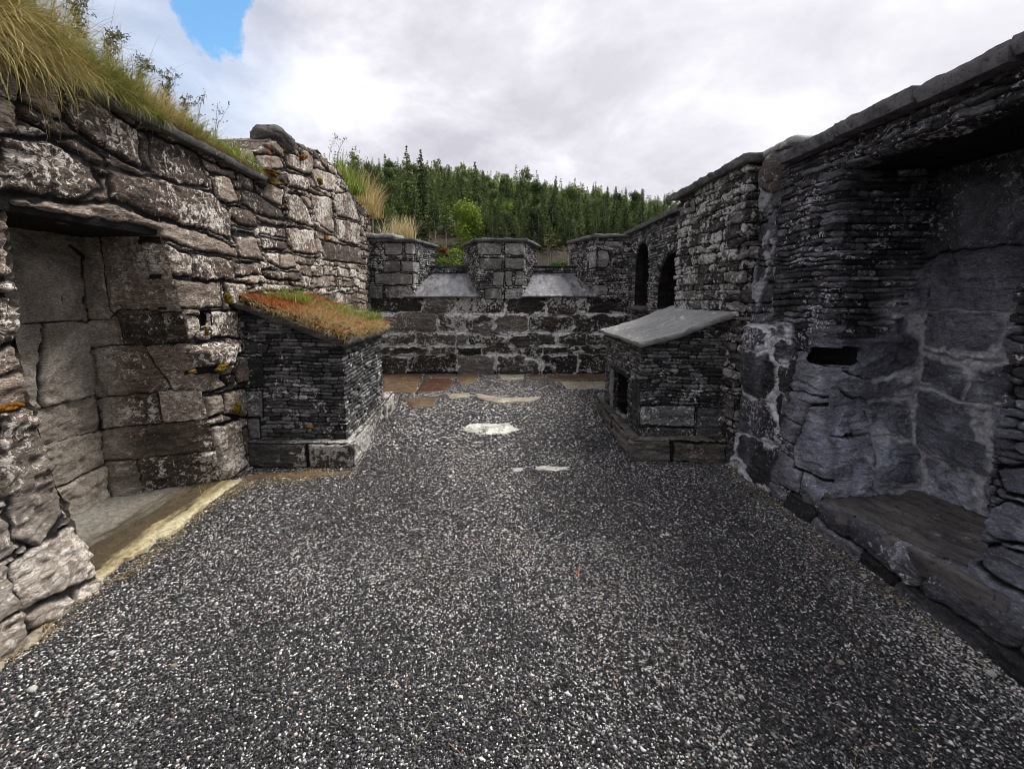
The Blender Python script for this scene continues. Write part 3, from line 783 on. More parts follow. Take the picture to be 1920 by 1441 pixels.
sel_l = lambda U, V: np.where((U > 4.3 + 0 * V) & (V > 1.3), 0, 1)
L_left = traced(regions(sel_l, [filler_small, filler_big]), LS, gap=0.012, warp=0.02, seed=4)
l_hole = lm(left_plane(389, 597))
left_wall = empty('stone_wall', (-2.45, 4.0, 0), 'long weathered rubble wall on the left with a deep niche and grass on top', 'wall')
path_patch('rubble_face', left_wall, M['left'], lw_path, span(0, 2.4, 0.05, 6.2, 0.0088, 9.94, 0.013), lw_top, 320, L_left, seed=1, J=0.030, w=0.024,
           off=0.018, tilt=0.10, lam=0.0065, rough=0.017, bulge=0.004, fine=lambda U, V: 0.5 * (sel_l(U, V) == 0), keep=lambda U, V: (l_keep_d(U, V) < 0) & (np.maximum(np.abs(U - l_hole[0]) / 0.05, np.abs(V - l_hole[1]) / 0.052) > 1 + 0.15 * fbm(U * 20, V * 20, 2, 3)), extra=l_extra, cap=(0.02, 0.06, 0.12, 0.3, 0.6),
           zmix=lambda U, V, ID: 0.5 * sstep(0.1, -0.4, V - 1.0) * sstep(3.9, 3.2, U - 1.0))
hy, hz = l_hole[0] - 1, l_hole[1]
_hp = Path([(hy + .07, hz - .07), (hy + .07, hz + .07), (hy - .07, hz + .07), (hy - .07, hz - .07), (hy + .07, hz - .07)])
patch('putlog_hole', left_wall, M['dark'], span(0, _hp.length, 0.02), lambda U, V: np.stack([XL - 0.01 - V, _hp.pos(U)[..., 0], _hp.pos(U)[..., 1]], -1), lambda U, V: np.stack([U * 0, U * 0, U * 0], -1), 0.4, 16, filler_big, J=0.001)  # near-black liner; the pit's darkness is painted into its colour
slab4('putlog_hole_back', left_wall, M['dark'], (-2.70, hy - .08, hz - .08), (-2.70, hy + .08, hz - .08), (-2.70, hy + .08, hz + .08), (-2.70, hy - .08, hz + .08), 0.01, 6, 6, 3, 0.001, 0.001)
# niche lining: near jamb, back, far jamb in one sheet
XB = -2.97
def ln_base(U, V):
    x = np.empty(U.shape); y = np.empty(U.shape)
    e = nich_e(V) + 0.0; n = nich_n(V)
    a = np.clip(U / 0.6, 0, 1); b = np.clip((U - 0.6) / 1.05, 0, 1); c = np.clip((U - 1.65) / 0.75, 0, 1)
    x = -2.37 + (XB + 2.37) * a; y = n * (1 - a) + (n + 0.0) * a
    x = np.where(U > 1.65, XB + (-2.33 - XB) * c, x)
    y = np.where(U > 0.6, n + (3.2 - n) * b, y); y = np.where(U > 1.65, 3.2 + (e + 0.02 - 3.2) * c, y)
    return np.stack([x, y], -1)
def ln_nor(U, V):
    k = 0.02
    nx = sstep(0.6 - k, 0.6 + k, U) * 1.0; ny = 1 - sstep(0.6 - k, 0.6 + k, U)
    j = sstep(1.65 - k, 1.65 + k, U)
    nx = nx * (1 - j) + 0.45 * j; ny = ny * (1 - j) - 0.9 * j
    l = np.hypot(nx, ny); return np.stack([nx / l, ny / l], -1)
NB = [[(0.62,1.42),(1.46,1.42),(1.48,2.1),(0.62,2.1)], [(0.62,0.85),(1.20,0.86),(1.30,1.40),(0.62,1.40)], [(1.22,0.88),(1.60,0.86),(1.60,1.40),(1.32,1.40)],
      [(0.62,0.62),(1.62,0.60),(1.62,0.84),(0.62,0.83)], [(0.62,0.32),(1.05,0.30),(1.08,0.60),(0.62,0.60)], [(1.08,0.30),(1.62,0.32),(1.62,0.58),(1.10,0.60)],
      [(1.08,0.02),(1.62,0.02),(1.62,0.29),(1.10,0.29)], [(1.48,1.42),(1.63,1.42),(1.63,1.85),(1.50,1.85)],
      # far jamb
      [(1.67,1.42),(1.80,1.42),(1.80,2.05),(1.67,2.05)], [(1.82,1.50),(2.38,1.48),(2.38,2.05),(1.82,2.05)], [(1.67,1.22),(1.86,1.22),(1.86,1.40),(1.67,1.40)],
      [(1.88,1.22),(2.38,1.24),(2.38,1.46),(1.90,1.46)], [(1.67,0.84),(2.15,0.86),(2.02,1.20),(1.67,1.20)], [(2.05,1.2),(2.18,0.86),(2.39,0.86),(2.39,1.2)],
      [(1.67,0.60),(2.05,0.60),(2.05,0.82),(1.67,0.82)], [(2.07,0.60),(2.39,0.60),(2.39,0.84),(2.07,0.84)], [(1.67,0.34),(2.39,0.33),(2.39,0.58),(1.67,0.58)],
      [(1.67,0.02),(1.84,0.02),(1.84,0.31),(1.67,0.32)], [(1.86,0.02),(2.39,0.02),(2.39,0.31),(1.86,0.31)]]
patch('niche_lining', left_wall, M['left'], span(0, 0.6, 0.03, 2.4, 0.0095), ln_base, ln_nor, 2.12, 210, traced('tess', NB, warp=0.016, seed=8), seed=5,
      J=0.024, w=0.016, off=0.020, tilt=0.09, lam=0.008, rough=0.024, zmix=lambda U, V, ID: np.clip(0.05 + sstep(1.95, 1.62, U), 0, 1),
      extra=lambda U, V, h, D, ID: sstep(1.68, 1.95, U) * (0.035 * fbm(U * 1.7, V * 1.7, 3, 12) + sstep(0.0, 0.03, D) * (0.022 * fbm(U * 7, V * 24 + 2 * fbm(U * 3, V * 3, 2, 7), 4, 83) + 0.018 * (0.5 - np.abs(fbm(U * 12, V * 16, 4, 84))))))
slab4('lintel', left_wall, M['dark'], (-2.36, 2.0, 2.09), (-3.1, 2.0, 2.09), (-3.1, 3.35, 2.09), (-2.36, 3.3, 2.09), 0.09, 20, 24, 3, 0.01, 0.008)  # shade under the lintel put into its near-black colour
slab4('niche_floor', left_wall, M['sill_left'], (-3.05, 2.05, 0.055), (-2.20, 2.18, 0.035), (-2.17, 3.62, 0.028), (-3.05, 3.35, 0.05), 0.09, 40, 60, 4, 0.05, 0.008)
# coping of long dark slates under the turf
yy = [-1.0, 0.6, 1.75, 2.9, 3.75, 4.45]
for i in range(5):
    zt = 2.745 + 0.006 * (i % 2)
    slab4('coping_slab', left_wall, M['coping'], (-2.23, yy[i] + 0.01, zt), (-2.23, yy[i + 1], zt), (-2.75, yy[i + 1], zt + 0.01), (-2.75, yy[i] + 0.01, zt + 0.01), 0.055, 50, 12, 30 + i, 0.02, 0.006)
boulder('capstone', left_wall, M['boulder'], onX(511, 262, -2.42), (0.19, 0.23, 0.12), 4, 0.16, 5, freq=1.3)
boulder('capstone', left_wall, M['boulder'], onX(580, 300, -2.50), (0.15, 0.28, 0.09), 9, 0.22, 4, freq=1.3)

# ------------------------------------------------------------------ FAR WALL
YF = 8.7
def far_plane(px, py): return onY(px, py, YF)
fm = lambda p: (p[0] + 2.7, p[2])
def rect(x0, y0, x1, y1, j=0):
    r = np.random.default_rng(int(x0 * 7 + y0)); a = lambda: r.uniform(-9, 9)
    return [(x0 + a(), y0 + 3), ((x0 + x1) / 2, y0 + a() * .5), (x1 + a() * .6, y0 + 5), (x1 + a(), (y0 + y1) / 2), (x1 - 6 + a() * .5, y1 - 3), ((x0 + x1) / 2 + a(), y1 + a() * .4), (x0 + 5, y1 - 3 + a() * .3)]
far_st = [rect(*r) for r in [
 (150,968,440,1030),(462,968,628,1038),(658,970,908,1038),(925,972,1140,1036),(1156,966,1372,1042),(1400,975,1620,1038),
 (180,1050,525,1142),(556,1050,728,1138),(738,1052,845,1095),(738,1100,845,1145),(862,1055,1040,1150),(1066,1066,1290,1140),(1306,1050,1620,1142),
 (180,1162,412,1212),(430,1160,640,1214),(655,1152,702,1218),(718,1165,905,1214),(950,1158,1205,1218),(1225,1156,1370,1218),(1388,1160,1620,1215),
 (150,1232,480,1264),(500,1234,640,1262),(655,1232,780,1264),(792,1234,1010,1266),(1024,1236,1120,1310),(1140,1230,1330,1262),(1350,1230,1620,1264),
 (150,1276,360,1366),(392,1278,645,1366),(662,1278,850,1366),(880,1276,1108,1362),(1140,1276,1312,1362),(1334,1276,1620,1362)]]
FS = conv(1 / 3, 640, 240, far_plane, far_st, fm)
far_fill = course_layout(0.10, 0.16, 0.2, 0.6, 51)
far_wall = empty('battlement_wall', (0, 9.0, 0), 'dark stone end wall with white mortar joints and three merlons', 'wall')
def far_mort(U, V, D, ID):
    n = fbm(U * 5, V * 9, 4, 61) * 0.5 + 0.5
    wid = 0.012 + 0.065 * sstep(0.42, 0.78, n)
    gone = sstep(0.15, 0.30, fbm(U * 2.0, V * 3.0, 4, 66) * 0.5 + 0.5)
    a = (1 - sstep(wid * 0.6, wid, D)) * gone * sstep(0.18, 0.32, fbm(U * 30, V * 40, 3, 62) * 0.5 + 0.5) * sstep(1.47, 1.40, V)
    return a
far_steps = [(onY(900, y_, YF)[2], k_) for y_, k_ in ((588, 1.1), (623, 0.9), (647, 0.8), (663, 0.7))]
far_path = Path([(-2.7, YF), (2.75, YF)])
path_patch('lower_courses', far_wall, M['far'], far_path, span(0, 5.45, 0.0115), 1.52, 150, traced('tess', FS, warp=0.035, seed=6), seed=6,
           J=0.050, w=0.026, off=0.036, tilt=0.22, lam=0.013, rough=0.026, extra=lambda U, V, h, D, ID: 0.03 * sum(sstep(zc + 0.012, zc - 0.012, V + 0.025 * fbm(U * 2.5, V * 0, 3, 12)) * k for zc, k in far_steps), mortar=far_mort, cap=(0.02, 0.1, 0.5, 0.9))
slab4('wall_foot', far_wall, M['plinth_dark'], (-2.4, 8.60, 0.05), (2.5, 8.62, 0.05), (2.5, 8.85, 0.07), (-2.4, 8.85, 0.07), 0.12, 120, 6, 15, 0.05, 0.02)
slate_fine = course_layout(0.030, 0.055, 0.08, 0.28, 71, wav=0.01)
def merlon(name_pts, z0, z1, polys, seed, slate=slate_fine, mat=None, group=None):
    r = empty('merlon', (np.mean([p[0] for p in name_pts]), 8.9, z0))
    r.parent = far_wall; r.location = Vector(r.location) - far_wall.location
    path = Path(name_pts)
    path_patch('merlon_masonry', r, mat or M['slate_mid'], path, span(0, path.length, 0.012), z1, 105, traced(slate, polys, gap=0.008, warp=0.016, seed=seed), v0=z0, seed=seed,
               J=0.022, w=0.013, off=0.014, tilt=0.08, lam=0.008, rough=0.014, zmix=lambda U, V, ID: (ID >= 900000) * 1.0 * (0.45 + 0.55 * hash2(ID, ID * 0 + 3, 5)), fine=lambda U, V: 0.3 + 0 * U)
    return r
def fx(px, py, us):   # front-face pixel to path coordinate
    p = onY(px, py, YF); return (us + p[0], p[2])
# centre merlon
cpath = [(-0.70, 9.75), (-0.36, YF - 0.02), (0.54, YF - 0.02), (0.90, 9.75)]
u0 = math.hypot(0.34, 1.07) + 0.36
def rc(x0, y0, x1, y1, us):
    a = [fx(640 + x / 3, 240 + y / 3, us) for x, y in rect(x0, y0, x1, y1)]
    return a
CP_ = [rc(*r, u0) for r in [(760,645,905,714),(915,645,1052,714),(775,728,908,798),(916,728,1058,795),(845,806,918,888),(922,806,966,888),(970,806,1034,888),(800,900,905,968),(912,902,1040,968)]]
m_c = merlon(cpath, 1.5, 2.61, CP_, 81)
m_c['label'] = 'middle merlon with flared sides and pale lichened blocks'
polyslab('merlon_coping', m_c, M['coping'], [(-0.42, 8.62), (0.60, 8.62), (0.97, 9.8), (-0.77, 9.8)], 2.60, 2.665, 3, 0.02)
# left merlon
lpath = [(-2.75, YF - 0.02), (-1.62, YF - 0.02), (-1.33, 9.75)]
u1 = 2.75
LP_ = [rc(*r, u1) for r in [(245,642,350,712),(354,642,440,712),(230,745,335,810),(340,745,484,812),(185,816,405,882),(410,816,480,882),(245,888,400,960),(150,888,240,960)]]
m_l = merlon(lpath, 1.5, 2.61, LP_, 84)
m_l['label'] = 'left merlon with square pale blocks joining the left wall'
polyslab('merlon_coping', m_l, M['coping'], [(-2.75, 8.62), (-1.57, 8.62), (-1.26, 9.8), (-2.75, 9.8)], 2.60, 2.66, 5, 0.02)
polyslab('capping_stone', m_l, M['pale_slab'], [(-2.62, 8.55), (-1.98, 8.62), (-1.85, 9.0), (-2.6, 9.1)], 2.665, 2.75, 8, 0.04)
# right merlon
rpath = [(1.62, 9.75), (1.95, YF - 0.02), (2.75, YF - 0.02)]
u2 = math.hypot(0.33, 1.07) - 1.95
RP_ = [rc(*r, u2) for r in [(1345,690,1432,788),(1438,690,1505,786),(1480,636,1590,668),(1400,880,1500,940)]]
m_r = merlon(rpath, 1.5, 2.68, RP_, 87)
m_r['label'] = 'right merlon of thin dark slates in the far right corner'
polyslab('merlon_coping', m_r, M['coping'], [(1.54, 9.8), (1.88, 8.62), (2.8, 8.62), (2.8, 9.8)], 2.67, 2.74, 6, 0.02)
# wet sloping slabs in the embrasures
es1 = slab4('embrasure_slab', far_wall, M['wet_slab'], (-1.80, 8.63, 1.555), (-0.325, 8.63, 1.555), (-0.56, 9.42, 2.03), (-1.345, 9.42, 2.03), 0.05, 40, 20, 11, 0.012, 0.003)
es2 = slab4('embrasure_slab', far_wall, M['wet_slab'], (0.50, 8.63, 1.56), (2.02, 8.63, 1.56), (1.62, 9.42, 2.03), (0.80, 9.42, 2.03), 0.05, 40, 20, 12, 0.012, 0.003)
for x0, x1, sd_ in ((-1.45, -0.45, 91), (0.70, 1.72, 92)):
    pp = Path([(x0, 9.43), (x1, 9.43)])
    path_patch('parapet', far_wall, M['slate'], pp, span(0, x1 - x0, 0.012), 2.17, 30, slate_fine, v0=1.9, seed=sd_, J=0.02, w=0.012, off=0.012, lam=0.008, rough=0.01, cap=(0.02, 0.1, 0.3))
    slab4('parapet_coping', far_wall, M['coping'], (x0, 9.40, 2.20), (x1, 9.40, 2.20), (x1, 9.75, 2.20), (x0, 9.75, 2.20), 0.03, 20, 6, sd_, 0.02, 0.004)

# ------------------------------------------------------------------ RIGHT WALL (near part with niche)
XR = 2.27
def right_plane(px, py): return onX(px, py, XR)
YR1 = 3.97
rm = lambda p: (YR1 - p[1], p[2])
RS = conv(1 / 3, 1100, 500, right_plane, [
 [(870,220),(1060,200),(1060,320),(880,320)], [(1035,340),(1130,350),(1130,400),(1040,390)], [(1145,280),(1290,280),(1285,430),(1150,380)],
 [(850,340),(980,350),(1000,400),(960,460),(860,430)], [(830,480),(960,480),(1050,560),(1070,690),(960,720),(830,650)],
 [(1070,420),(1250,430),(1250,530),(1080,540)], [(1080,560),(1280,570),(1290,700),(1190,750),(1080,680)],
 [(820,700),(920,740),(1080,860),(1090,930),(960,960),(820,840)], [(1080,720),(1200,760),(1190,880),(1130,920),(1090,830)],
 [(1260,780),(1480,770),(1490,1180),(1330,1210),(1180,1120),(1190,1000)],
 [(830,980),(950,970),(1120,1130),(1160,1240),(1180,1330),(980,1240),(820,1080)],
 [(880,0),(1060,0),(1060,90),(880,70)], [(880,80),(1060,95),(1060,190),(880,210)],
], rm)
RS += conv(1 / 3, 1100, 240, right_plane, [
 [(900,330),(1000,330),(1000,480),(900,540)], [(890,560),(990,520),(990,640),(890,650)], [(870,670),(1040,660),(1050,740),(880,760)],
 [(860,200),(960,110),(1080,160),(1060,240),(1000,300),(880,320)],
], rm)
# near end stones, right edge of the photograph
RS += conv(520 / 1703, 1400, 860, right_plane, [
 [(1520,60),(1700,40),(1720,260),(1560,220)], [(1440,330),(1560,260),(1800,330),(1760,520),(1520,500),(1430,430)], [(1380,540),(1500,520),(1760,600),(1760,860),(1500,730),(1390,640)],
], rm)
rw_slate = course_layout(0.029, 0.054, 0.07, 0.26, 101, wav=0.014)
rw_big = course_layout(0.18, 0.32, 0.25, 0.6, 102, split=0.3, wav=0.04)
ry = lambda U: YR1 - U
def r_sel(U, V):
    Y = ry(U) + 0.03 * fbm(U * 4, V * 9, 2, 3)
    lowz = np.interp(Y, [1.0, 1.95, 2.1, 3.0, 3.6], [0.62, 0.62, 1.1, 1.36, 1.33])
    return np.where((V > lowz) & (Y < 3.60), 0, 1)
RT = RS[:9] + [RS[10]] + [[(YR1 - 3.93, 0.0), (YR1 - 3.60, 0.0), (YR1 - 3.62, 0.16), (YR1 - 3.93, 0.2)], [(YR1 - 3.58, 0.0), (YR1 - 3.1, 0.0), (YR1 - 3.1, 0.14), (YR1 - 3.58, 0.14)]]
_tess = traced('tess', RT, warp=0.022, seed=14)
_trac = traced(regions(r_sel, [rw_slate, rw_big]), [RS[9]] + RS[11:], gap=0.010, warp=0.018, seed=14)
def r_low(U, V): return ((ry(U) > 3.33 + 0.05 * fbm(V * 5, V * 0, 2, 9)) & (V < 1.36)) * 1
L_right = regions(r_low, [_trac, _tess])
Rn, Re = 1.96, 3.0          # niche opening, near and far edges
def r_floor(Y): return np.interp(Y, [1.9, 3.1], [0.30, 0.16])
def r_open(U, V):
    Y = ry(U) + 0.018 * fbm(U * 9, V * 12, 3, 41)
    e = Re - 0.02 + 0.10 * sstep(1.45, 0.9, V)*0 - 0.10 * sstep(0.75, 0.35, V)
    return np.minimum(np.minimum(Y - Rn, e - Y), np.minimum(2.40 + 0.015 * fbm(U * 5, V, 3, 44) - V, V - r_floor(Y)))
def r_extra(U, V, h, D, ID):
    d = -r_open(U, V); Y = ry(U)
    e = -0.11 * (1 - sstep(0, 0.04, d))
    low = sstep(r_floor(Y) + 0.06, r_floor(Y) - 0.06, V)
    e = np.where(V < r_floor(Y) + 0.05, -0.02 * (1 - sstep(0, 0.03, d)), e)
    e = e + (0.10 + 0.05 * fbm(U * 3, V * 3, 4, 46)) * sstep(0.42, 0.0, V)
    e = e - 0.05 * sstep(3.60, 3.66, Y + 0.02 * fbm(V * 5, V * 0, 2, 8)) * sstep(1.2, 1.4, V)     # old masonry column set back
    e = e + 0.05 * np.exp(-(((Y - 3.28) / 0.22) ** 2 + ((V - 0.52) / 0.28) ** 2))                   # bulging boulder
    return e + 0.015 * fbm(U * 2, V * 2, 3, 47)
def r_mort(U, V, D, ID):
    Y = ry(U)
    s = sstep(3.33, 3.37, Y) * sstep(1.42, 1.30, V)
    n = fbm(U * 6, V * 6, 4, 63) * 0.5 + 0.5
    wid = 0.010 + 0.042 * sstep(0.44, 0.72, n)
    a = (1 - sstep(wid * 0.5, wid, D)) * s * sstep(0.15, 0.30, fbm(U * 26, V * 26, 3, 64) * 0.5 + 0.5)
    # smeared lime on the column of old masonry
    b = sstep(0.58, 0.62, fbm(U * 7, V * 5, 5, 65) * 0.5 + 0.5) * sstep(3.60, 3.66, Y) * sstep(1.35, 1.5, V) * 0.45
    return np.maximum(a * 0.95, b)
right_wall = empty('stone_wall', (2.45, 2.6, 0), 'dark slate and rubble wall on the right with a damp bluish niche', 'wall')
rw_path = Path([(XR, YR1), (XR, -1.0)])
def r_zone(U, V, ID):
    Y = ry(U)
    d = r_open(U, V)
    return 0.6 * sstep(3.35, 3.05, Y) * sstep(1.30, 1.0, V) * sstep(0.1, 0.3, V) + 0.15 * sstep(3.6, 3.66, Y)
path_patch('slate_and_rubble_face', right_wall, M['right'], rw_path, span(0, 2.4, 0.0088, 4.97, 0.05), lambda u: 2.585 + 0 * u, 430, L_right, seed=21,
           J=0.030, w=0.014, off=0.016, tilt=0.10, lam=0.008, rough=0.020, fine=lambda U, V: (r_sel(U, V) == 0) * 1.0, keep=lambda U, V: (r_open(U, V) < 0) & (((ry(U) - 2.95) / 0.21) ** 4 + ((V - 1.165 + 0.01 * fbm(U * 12, V * 0, 2, 6)) / 0.062) ** 4 > 1), extra=r_extra, mortar=r_mort, cap=(0.02, 0.1, 0.3), zmix=r_zone)
XB2 = 2.95
def rn_base(U, V):    # far jamb (towards the camera), back, near jamb
    a = np.clip(U / 0.66, 0, 1); b = np.clip((U - 0.66) / 1.02, 0, 1); c = np.clip((U - 1.68) / 0.6, 0, 1)
    ye = Re - 0.10 * sstep(0.75, 0.35, V)
    x = (XR + 0.06) + (XB2 - XR - 0.06) * a; y = ye + 0.0 * a
    y = np.where(U > 0.66, ye + (Rn - ye) * b, y)
    x = np.where(U > 1.68, XB2 + (XR + 0.06 - XB2) * c, x)
    return np.stack([x, y], -1)
def rn_nor(U, V):
    k = 0.05
    j = sstep(0.66 - k, 0.66 + k, U); j2 = sstep(1.68 - k, 1.68 + k, U)
    ny = -(1 - j) + j2; nx = -j * (1 - j2)
    l = np.maximum(np.hypot(nx, ny), 1e-6); return np.stack([nx / l, ny / l], -1)
RNB = [[(0.30,1.02),(0.64,1.02),(0.64,1.30),(0.16,1.30),(0.02,1.18)], [(0.20,0.88),(0.64,0.88),(0.64,1.0),(0.05,1.0)], [(0.02,0.62),(0.30,0.62),(0.30,0.86),(0.02,0.86)], [(0.32,0.62),(0.64,0.60),(0.64,0.86),(0.32,0.86)],
       [(0.02,0.1),(0.30,0.1),(0.30,0.60),(0.02,0.60)], [(0.32,0.30),(0.64,0.30),(0.64,0.58),(0.32,0.58)],
]
for z0_, z1_, us_ in ((0.15, 0.52, (0.68, 1.05, 1.36, 1.68)), (0.52, 0.95, (0.68, 1.10, 1.44, 1.68)), (0.95, 1.20, (0.68, 0.98, 1.28, 1.68)), (1.20, 1.50, (0.68, 1.14, 1.68)), (1.50, 1.86, (0.68, 1.30, 1.68)), (1.86, 2.45, (0.68, 1.10, 1.68))):
    for a_, b_ in zip(us_[:-1], us_[1:]): RNB.append([(a_ + 0.01, z0_ + 0.01), (b_ - 0.01, z0_ + 0.01 + 0.03 * math.sin(a_ * 9)), (b_ - 0.03, z1_ - 0.01), (a_ + 0.02, z1_ - 0.02)])
def rn_sel(U, V): return np.where((U < 0.60 - 0.12 * sstep(2.0, 1.4, V)) & (V > 1.30 + 0.15 * sstep(0.25, 0.5, U)), 0, 1)
L_rn = regions(rn_sel, [rw_slate, traced('tess', RNB, warp=0.035, seed=17)])
def rn_zone(U, V, ID):
    sl = 1 - (rn_sel(U, V) == 0) * 1.0
    return sl * np.clip(1.05 - 0.75 * sstep(1.5, 2.0, V + 0.25 * fbm(U * 3, V * 3, 3, 5)), 0.2, 1) * (0.45 + 0.55 * hash2(ID, ID * 0 + 7, 3))
def rn_mort(U, V, D, ID):
    w_ = 0.020 + 0.055 * sstep(0.42, 0.7, fbm(U * 5, V * 5, 4, 93) * 0.5 + 0.5)
    return 0.8 * (1 - sstep(w_ * 0.3, w_, D)) * sstep(0.25, 0.45, U) * sstep(1.9, 1.3, V) * (U < 1.68)
def rn_extra(U, V, h, D, ID):
    hole = -0.05 * sstep(1.6, 1.0, ((U - 0.09) / 0.135) ** 4 + ((V - 1.16) / 0.068) ** 4)
    sl = (rn_sel(U, V) == 0)
    return np.where(sl, 0.02, 0.0) + hole + 0.03 * fbm(U * 2, V * 2, 3, 33) * (1 - sl) + 0.03 * sstep(0.5, 0.2, np.abs(V - 1.30) / 0.1) * (U < 0.5)
patch('niche_lining', right_wall, M['right'], span(0, 1.68, 0.0085, 2.28, 0.03), rn_base, rn_nor, 2.46, 340, L_rn, seed=23, J=0.030, w=0.018, off=0.022, tilt=0.12, lam=0.009, rough=0.026,
      keep=lambda U, V: ((U - 0.09) / 0.135) ** 4 + ((V - 1.16 + 0.012 * fbm(U * 12, V * 0, 2, 6)) / 0.068) ** 4 > 1, zmix=rn_zone, extra=rn_extra, mortar=rn_mort, fine=lambda U, V: (rn_sel(U, V) == 0) * 1.0)
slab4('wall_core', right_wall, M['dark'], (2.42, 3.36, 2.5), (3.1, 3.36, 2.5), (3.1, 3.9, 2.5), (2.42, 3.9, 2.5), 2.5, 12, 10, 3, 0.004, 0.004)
slab4('putlog_hole_floor', right_wall, M['dark'], (2.29, 3.03, 1.088), (2.95, 3.03, 1.088), (2.95, 3.36, 1.088), (2.29, 3.36, 1.088), 0.02, 12, 12, 4, 0.004, 0.006)  # floor and roof lining painted near black to darken the void
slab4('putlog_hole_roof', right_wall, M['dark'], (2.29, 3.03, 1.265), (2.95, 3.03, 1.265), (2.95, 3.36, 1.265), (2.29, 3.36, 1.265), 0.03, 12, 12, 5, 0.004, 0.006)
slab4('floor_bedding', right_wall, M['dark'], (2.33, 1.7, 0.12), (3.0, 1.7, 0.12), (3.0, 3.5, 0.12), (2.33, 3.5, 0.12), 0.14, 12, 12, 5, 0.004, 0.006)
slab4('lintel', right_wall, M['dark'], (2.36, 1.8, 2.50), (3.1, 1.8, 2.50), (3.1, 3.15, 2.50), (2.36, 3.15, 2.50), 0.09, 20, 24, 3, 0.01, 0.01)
slab4('niche_floor', right_wall, M['sill_right'], (2.20, 1.75, 0.315), (3.05, 1.8, 0.32), (3.05, 3.2, 0.18), (2.24, 3.12, 0.165), 0.10, 50, 60, 24, 0.05, 0.010,
      curve=lambda s, t: 0.022 * np.floor(5 * s + 1.6 * fbm(t * 3, s * 2, 3, 5)) / 2 - 0.02)
yy = [-1.0, 0.5, 1.35, 1.98, 2.42, 2.95, 3.55]
for i in range(6):
    zt = 2.675 + 0.007 * ((i * 5) % 3 - 1)
    slab4('coping_slab', right_wall, M['coping_right'], (2.165, yy[i] + 0.006, zt), (2.165 + 0.008 * (i % 2), yy[i + 1] - 0.004, zt + 0.004), (2.85, yy[i + 1] - 0.004, zt + 0.025), (2.85, yy[i] + 0.006, zt + 0.025), 0.090, 70, 12, 50 + i, 0.008, 0.004)
boulder('capstone', right_wall, M['plinth_dark'], (2.42, 3.76, 2.60), (0.20, 0.19, 0.17), 6, 0.14, 4)
polyslab('capstone_slab', right_wall, M['pale_slab'], [(2.26, 3.50), (2.95, 3.45), (2.95, 4.02), (2.26, 3.98)], 2.745, 2.80, 7, 0.03)

# ------------------------------------------------------------------ PIER beside it
pier = empty('stone_pier', (2.4, 4.7, 0), 'thick pier of dark rubble slates behind the right slate block', 'pier')
pier_lay = traced(course_layout(0.055, 0.13, 0.12, 0.36, 111, split=0.3, wav=0.02), [], seed=4)
pp = Path([(2.7, 5.44), (2.2, 5.44), (2.2, 3.97), (2.5, 3.97)], 0.05)
path_patch('pier_masonry', pier, M['slate_mid'], pp, span(0, pp.length, 0.0095), 2.72, 300, pier_lay, v0=0.0, seed=31, J=0.028, w=0.014, off=0.02, tilt=0.12, lam=0.009, rough=0.018, cap=(0.02, 0.1, 0.25))
slab4('pier_coping', pier, M['coping'], (2.12, 3.90, 2.80), (2.12, 4.75, 2.79), (2.9, 4.75, 2.80), (2.9, 3.90, 2.80), 0.075, 50, 16, 61, 0.02, 0.008)
slab4('pier_coping', pier, M['coping'], (2.13, 4.755, 2.795), (2.10, 5.52, 2.79), (2.9, 5.52, 2.79), (2.9, 4.755, 2.79), 0.07, 50, 16, 62, 0.02, 0.008)

# ------------------------------------------------------------------ ARCHED SLATE WALL
arch_wall = empty('arched_wall', (2.8, 7.0, 0), 'slate wall with two dark arched openings in the far right corner', 'wall')
AX = 2.6
arches = [(7.98, 0.38, 1.36, 2.10), (6.60, 0.56, 1.36, 1.62)]     # centre Y, half width, sill, spring
Yend = 8.8
def arch_sd(Y, Z, a):
    cy, hw, zs, sp = a
    top = np.hypot(Y - cy, (Z - sp) * 0.96) - hw
    side = np.maximum(np.abs(Y - cy) - hw, zs - Z)
    return np.where(Z > sp, top, side)
def a_layout(U, V):
    ID, D = slate_fine(U, V)
    Y = Yend - U
    for k, a in enumerate(arches):
        sd = arch_sd(Y, V, a)
        ang = np.arctan2(V - a[3], Y - a[0])
        al = np.where(V > a[3], ang * (a[1] + 0.07), np.where(Y > a[0], (V - a[3]), math.pi * (a[1] + 0.07) - (V - a[3])))
        m = (sd > 0) & (sd < 0.15) & (V > a[2])
        q = al / 0.045; fr = q - np.floor(q)
        d = np.minimum(np.minimum(fr, 1 - fr) * 0.045, np.minimum(np.abs(sd - 0.15), 0.05))
        D = np.where(m, d, np.where((sd >= 0.15) & (sd < 0.2), np.minimum(D, sd - 0.15), D)); ID = np.where(m, np.floor(q).astype(np.int64) + 777000 + k * 1000, ID)
    return ID, np.maximum(D, 0)
def a_keep(U, V):
    Y = Yend - U
    return np.minimum(arch_sd(Y, V, arches[0]), arch_sd(Y, V, arches[1])) > 0
def a_extra(U, V, h, D, ID):
    Y = Yend - U; sd = np.minimum(arch_sd(Y, V, arches[0]), arch_sd(Y, V, arches[1]))
    return -0.05 * (1 - sstep(0, 0.03, sd))
ap = Path([(AX, Yend), (AX, 5.2)])
path_patch('slate_face', arch_wall, M['slate'], ap, span(0, 3.6, 0.0115), 2.74, 210, a_layout, v0=0.3, seed=41, J=0.026, w=0.014, off=0.012, tilt=0.06, lam=0.009, rough=0.014, keep=a_keep, extra=a_extra, cap=(0.02, 0.1, 0.3))
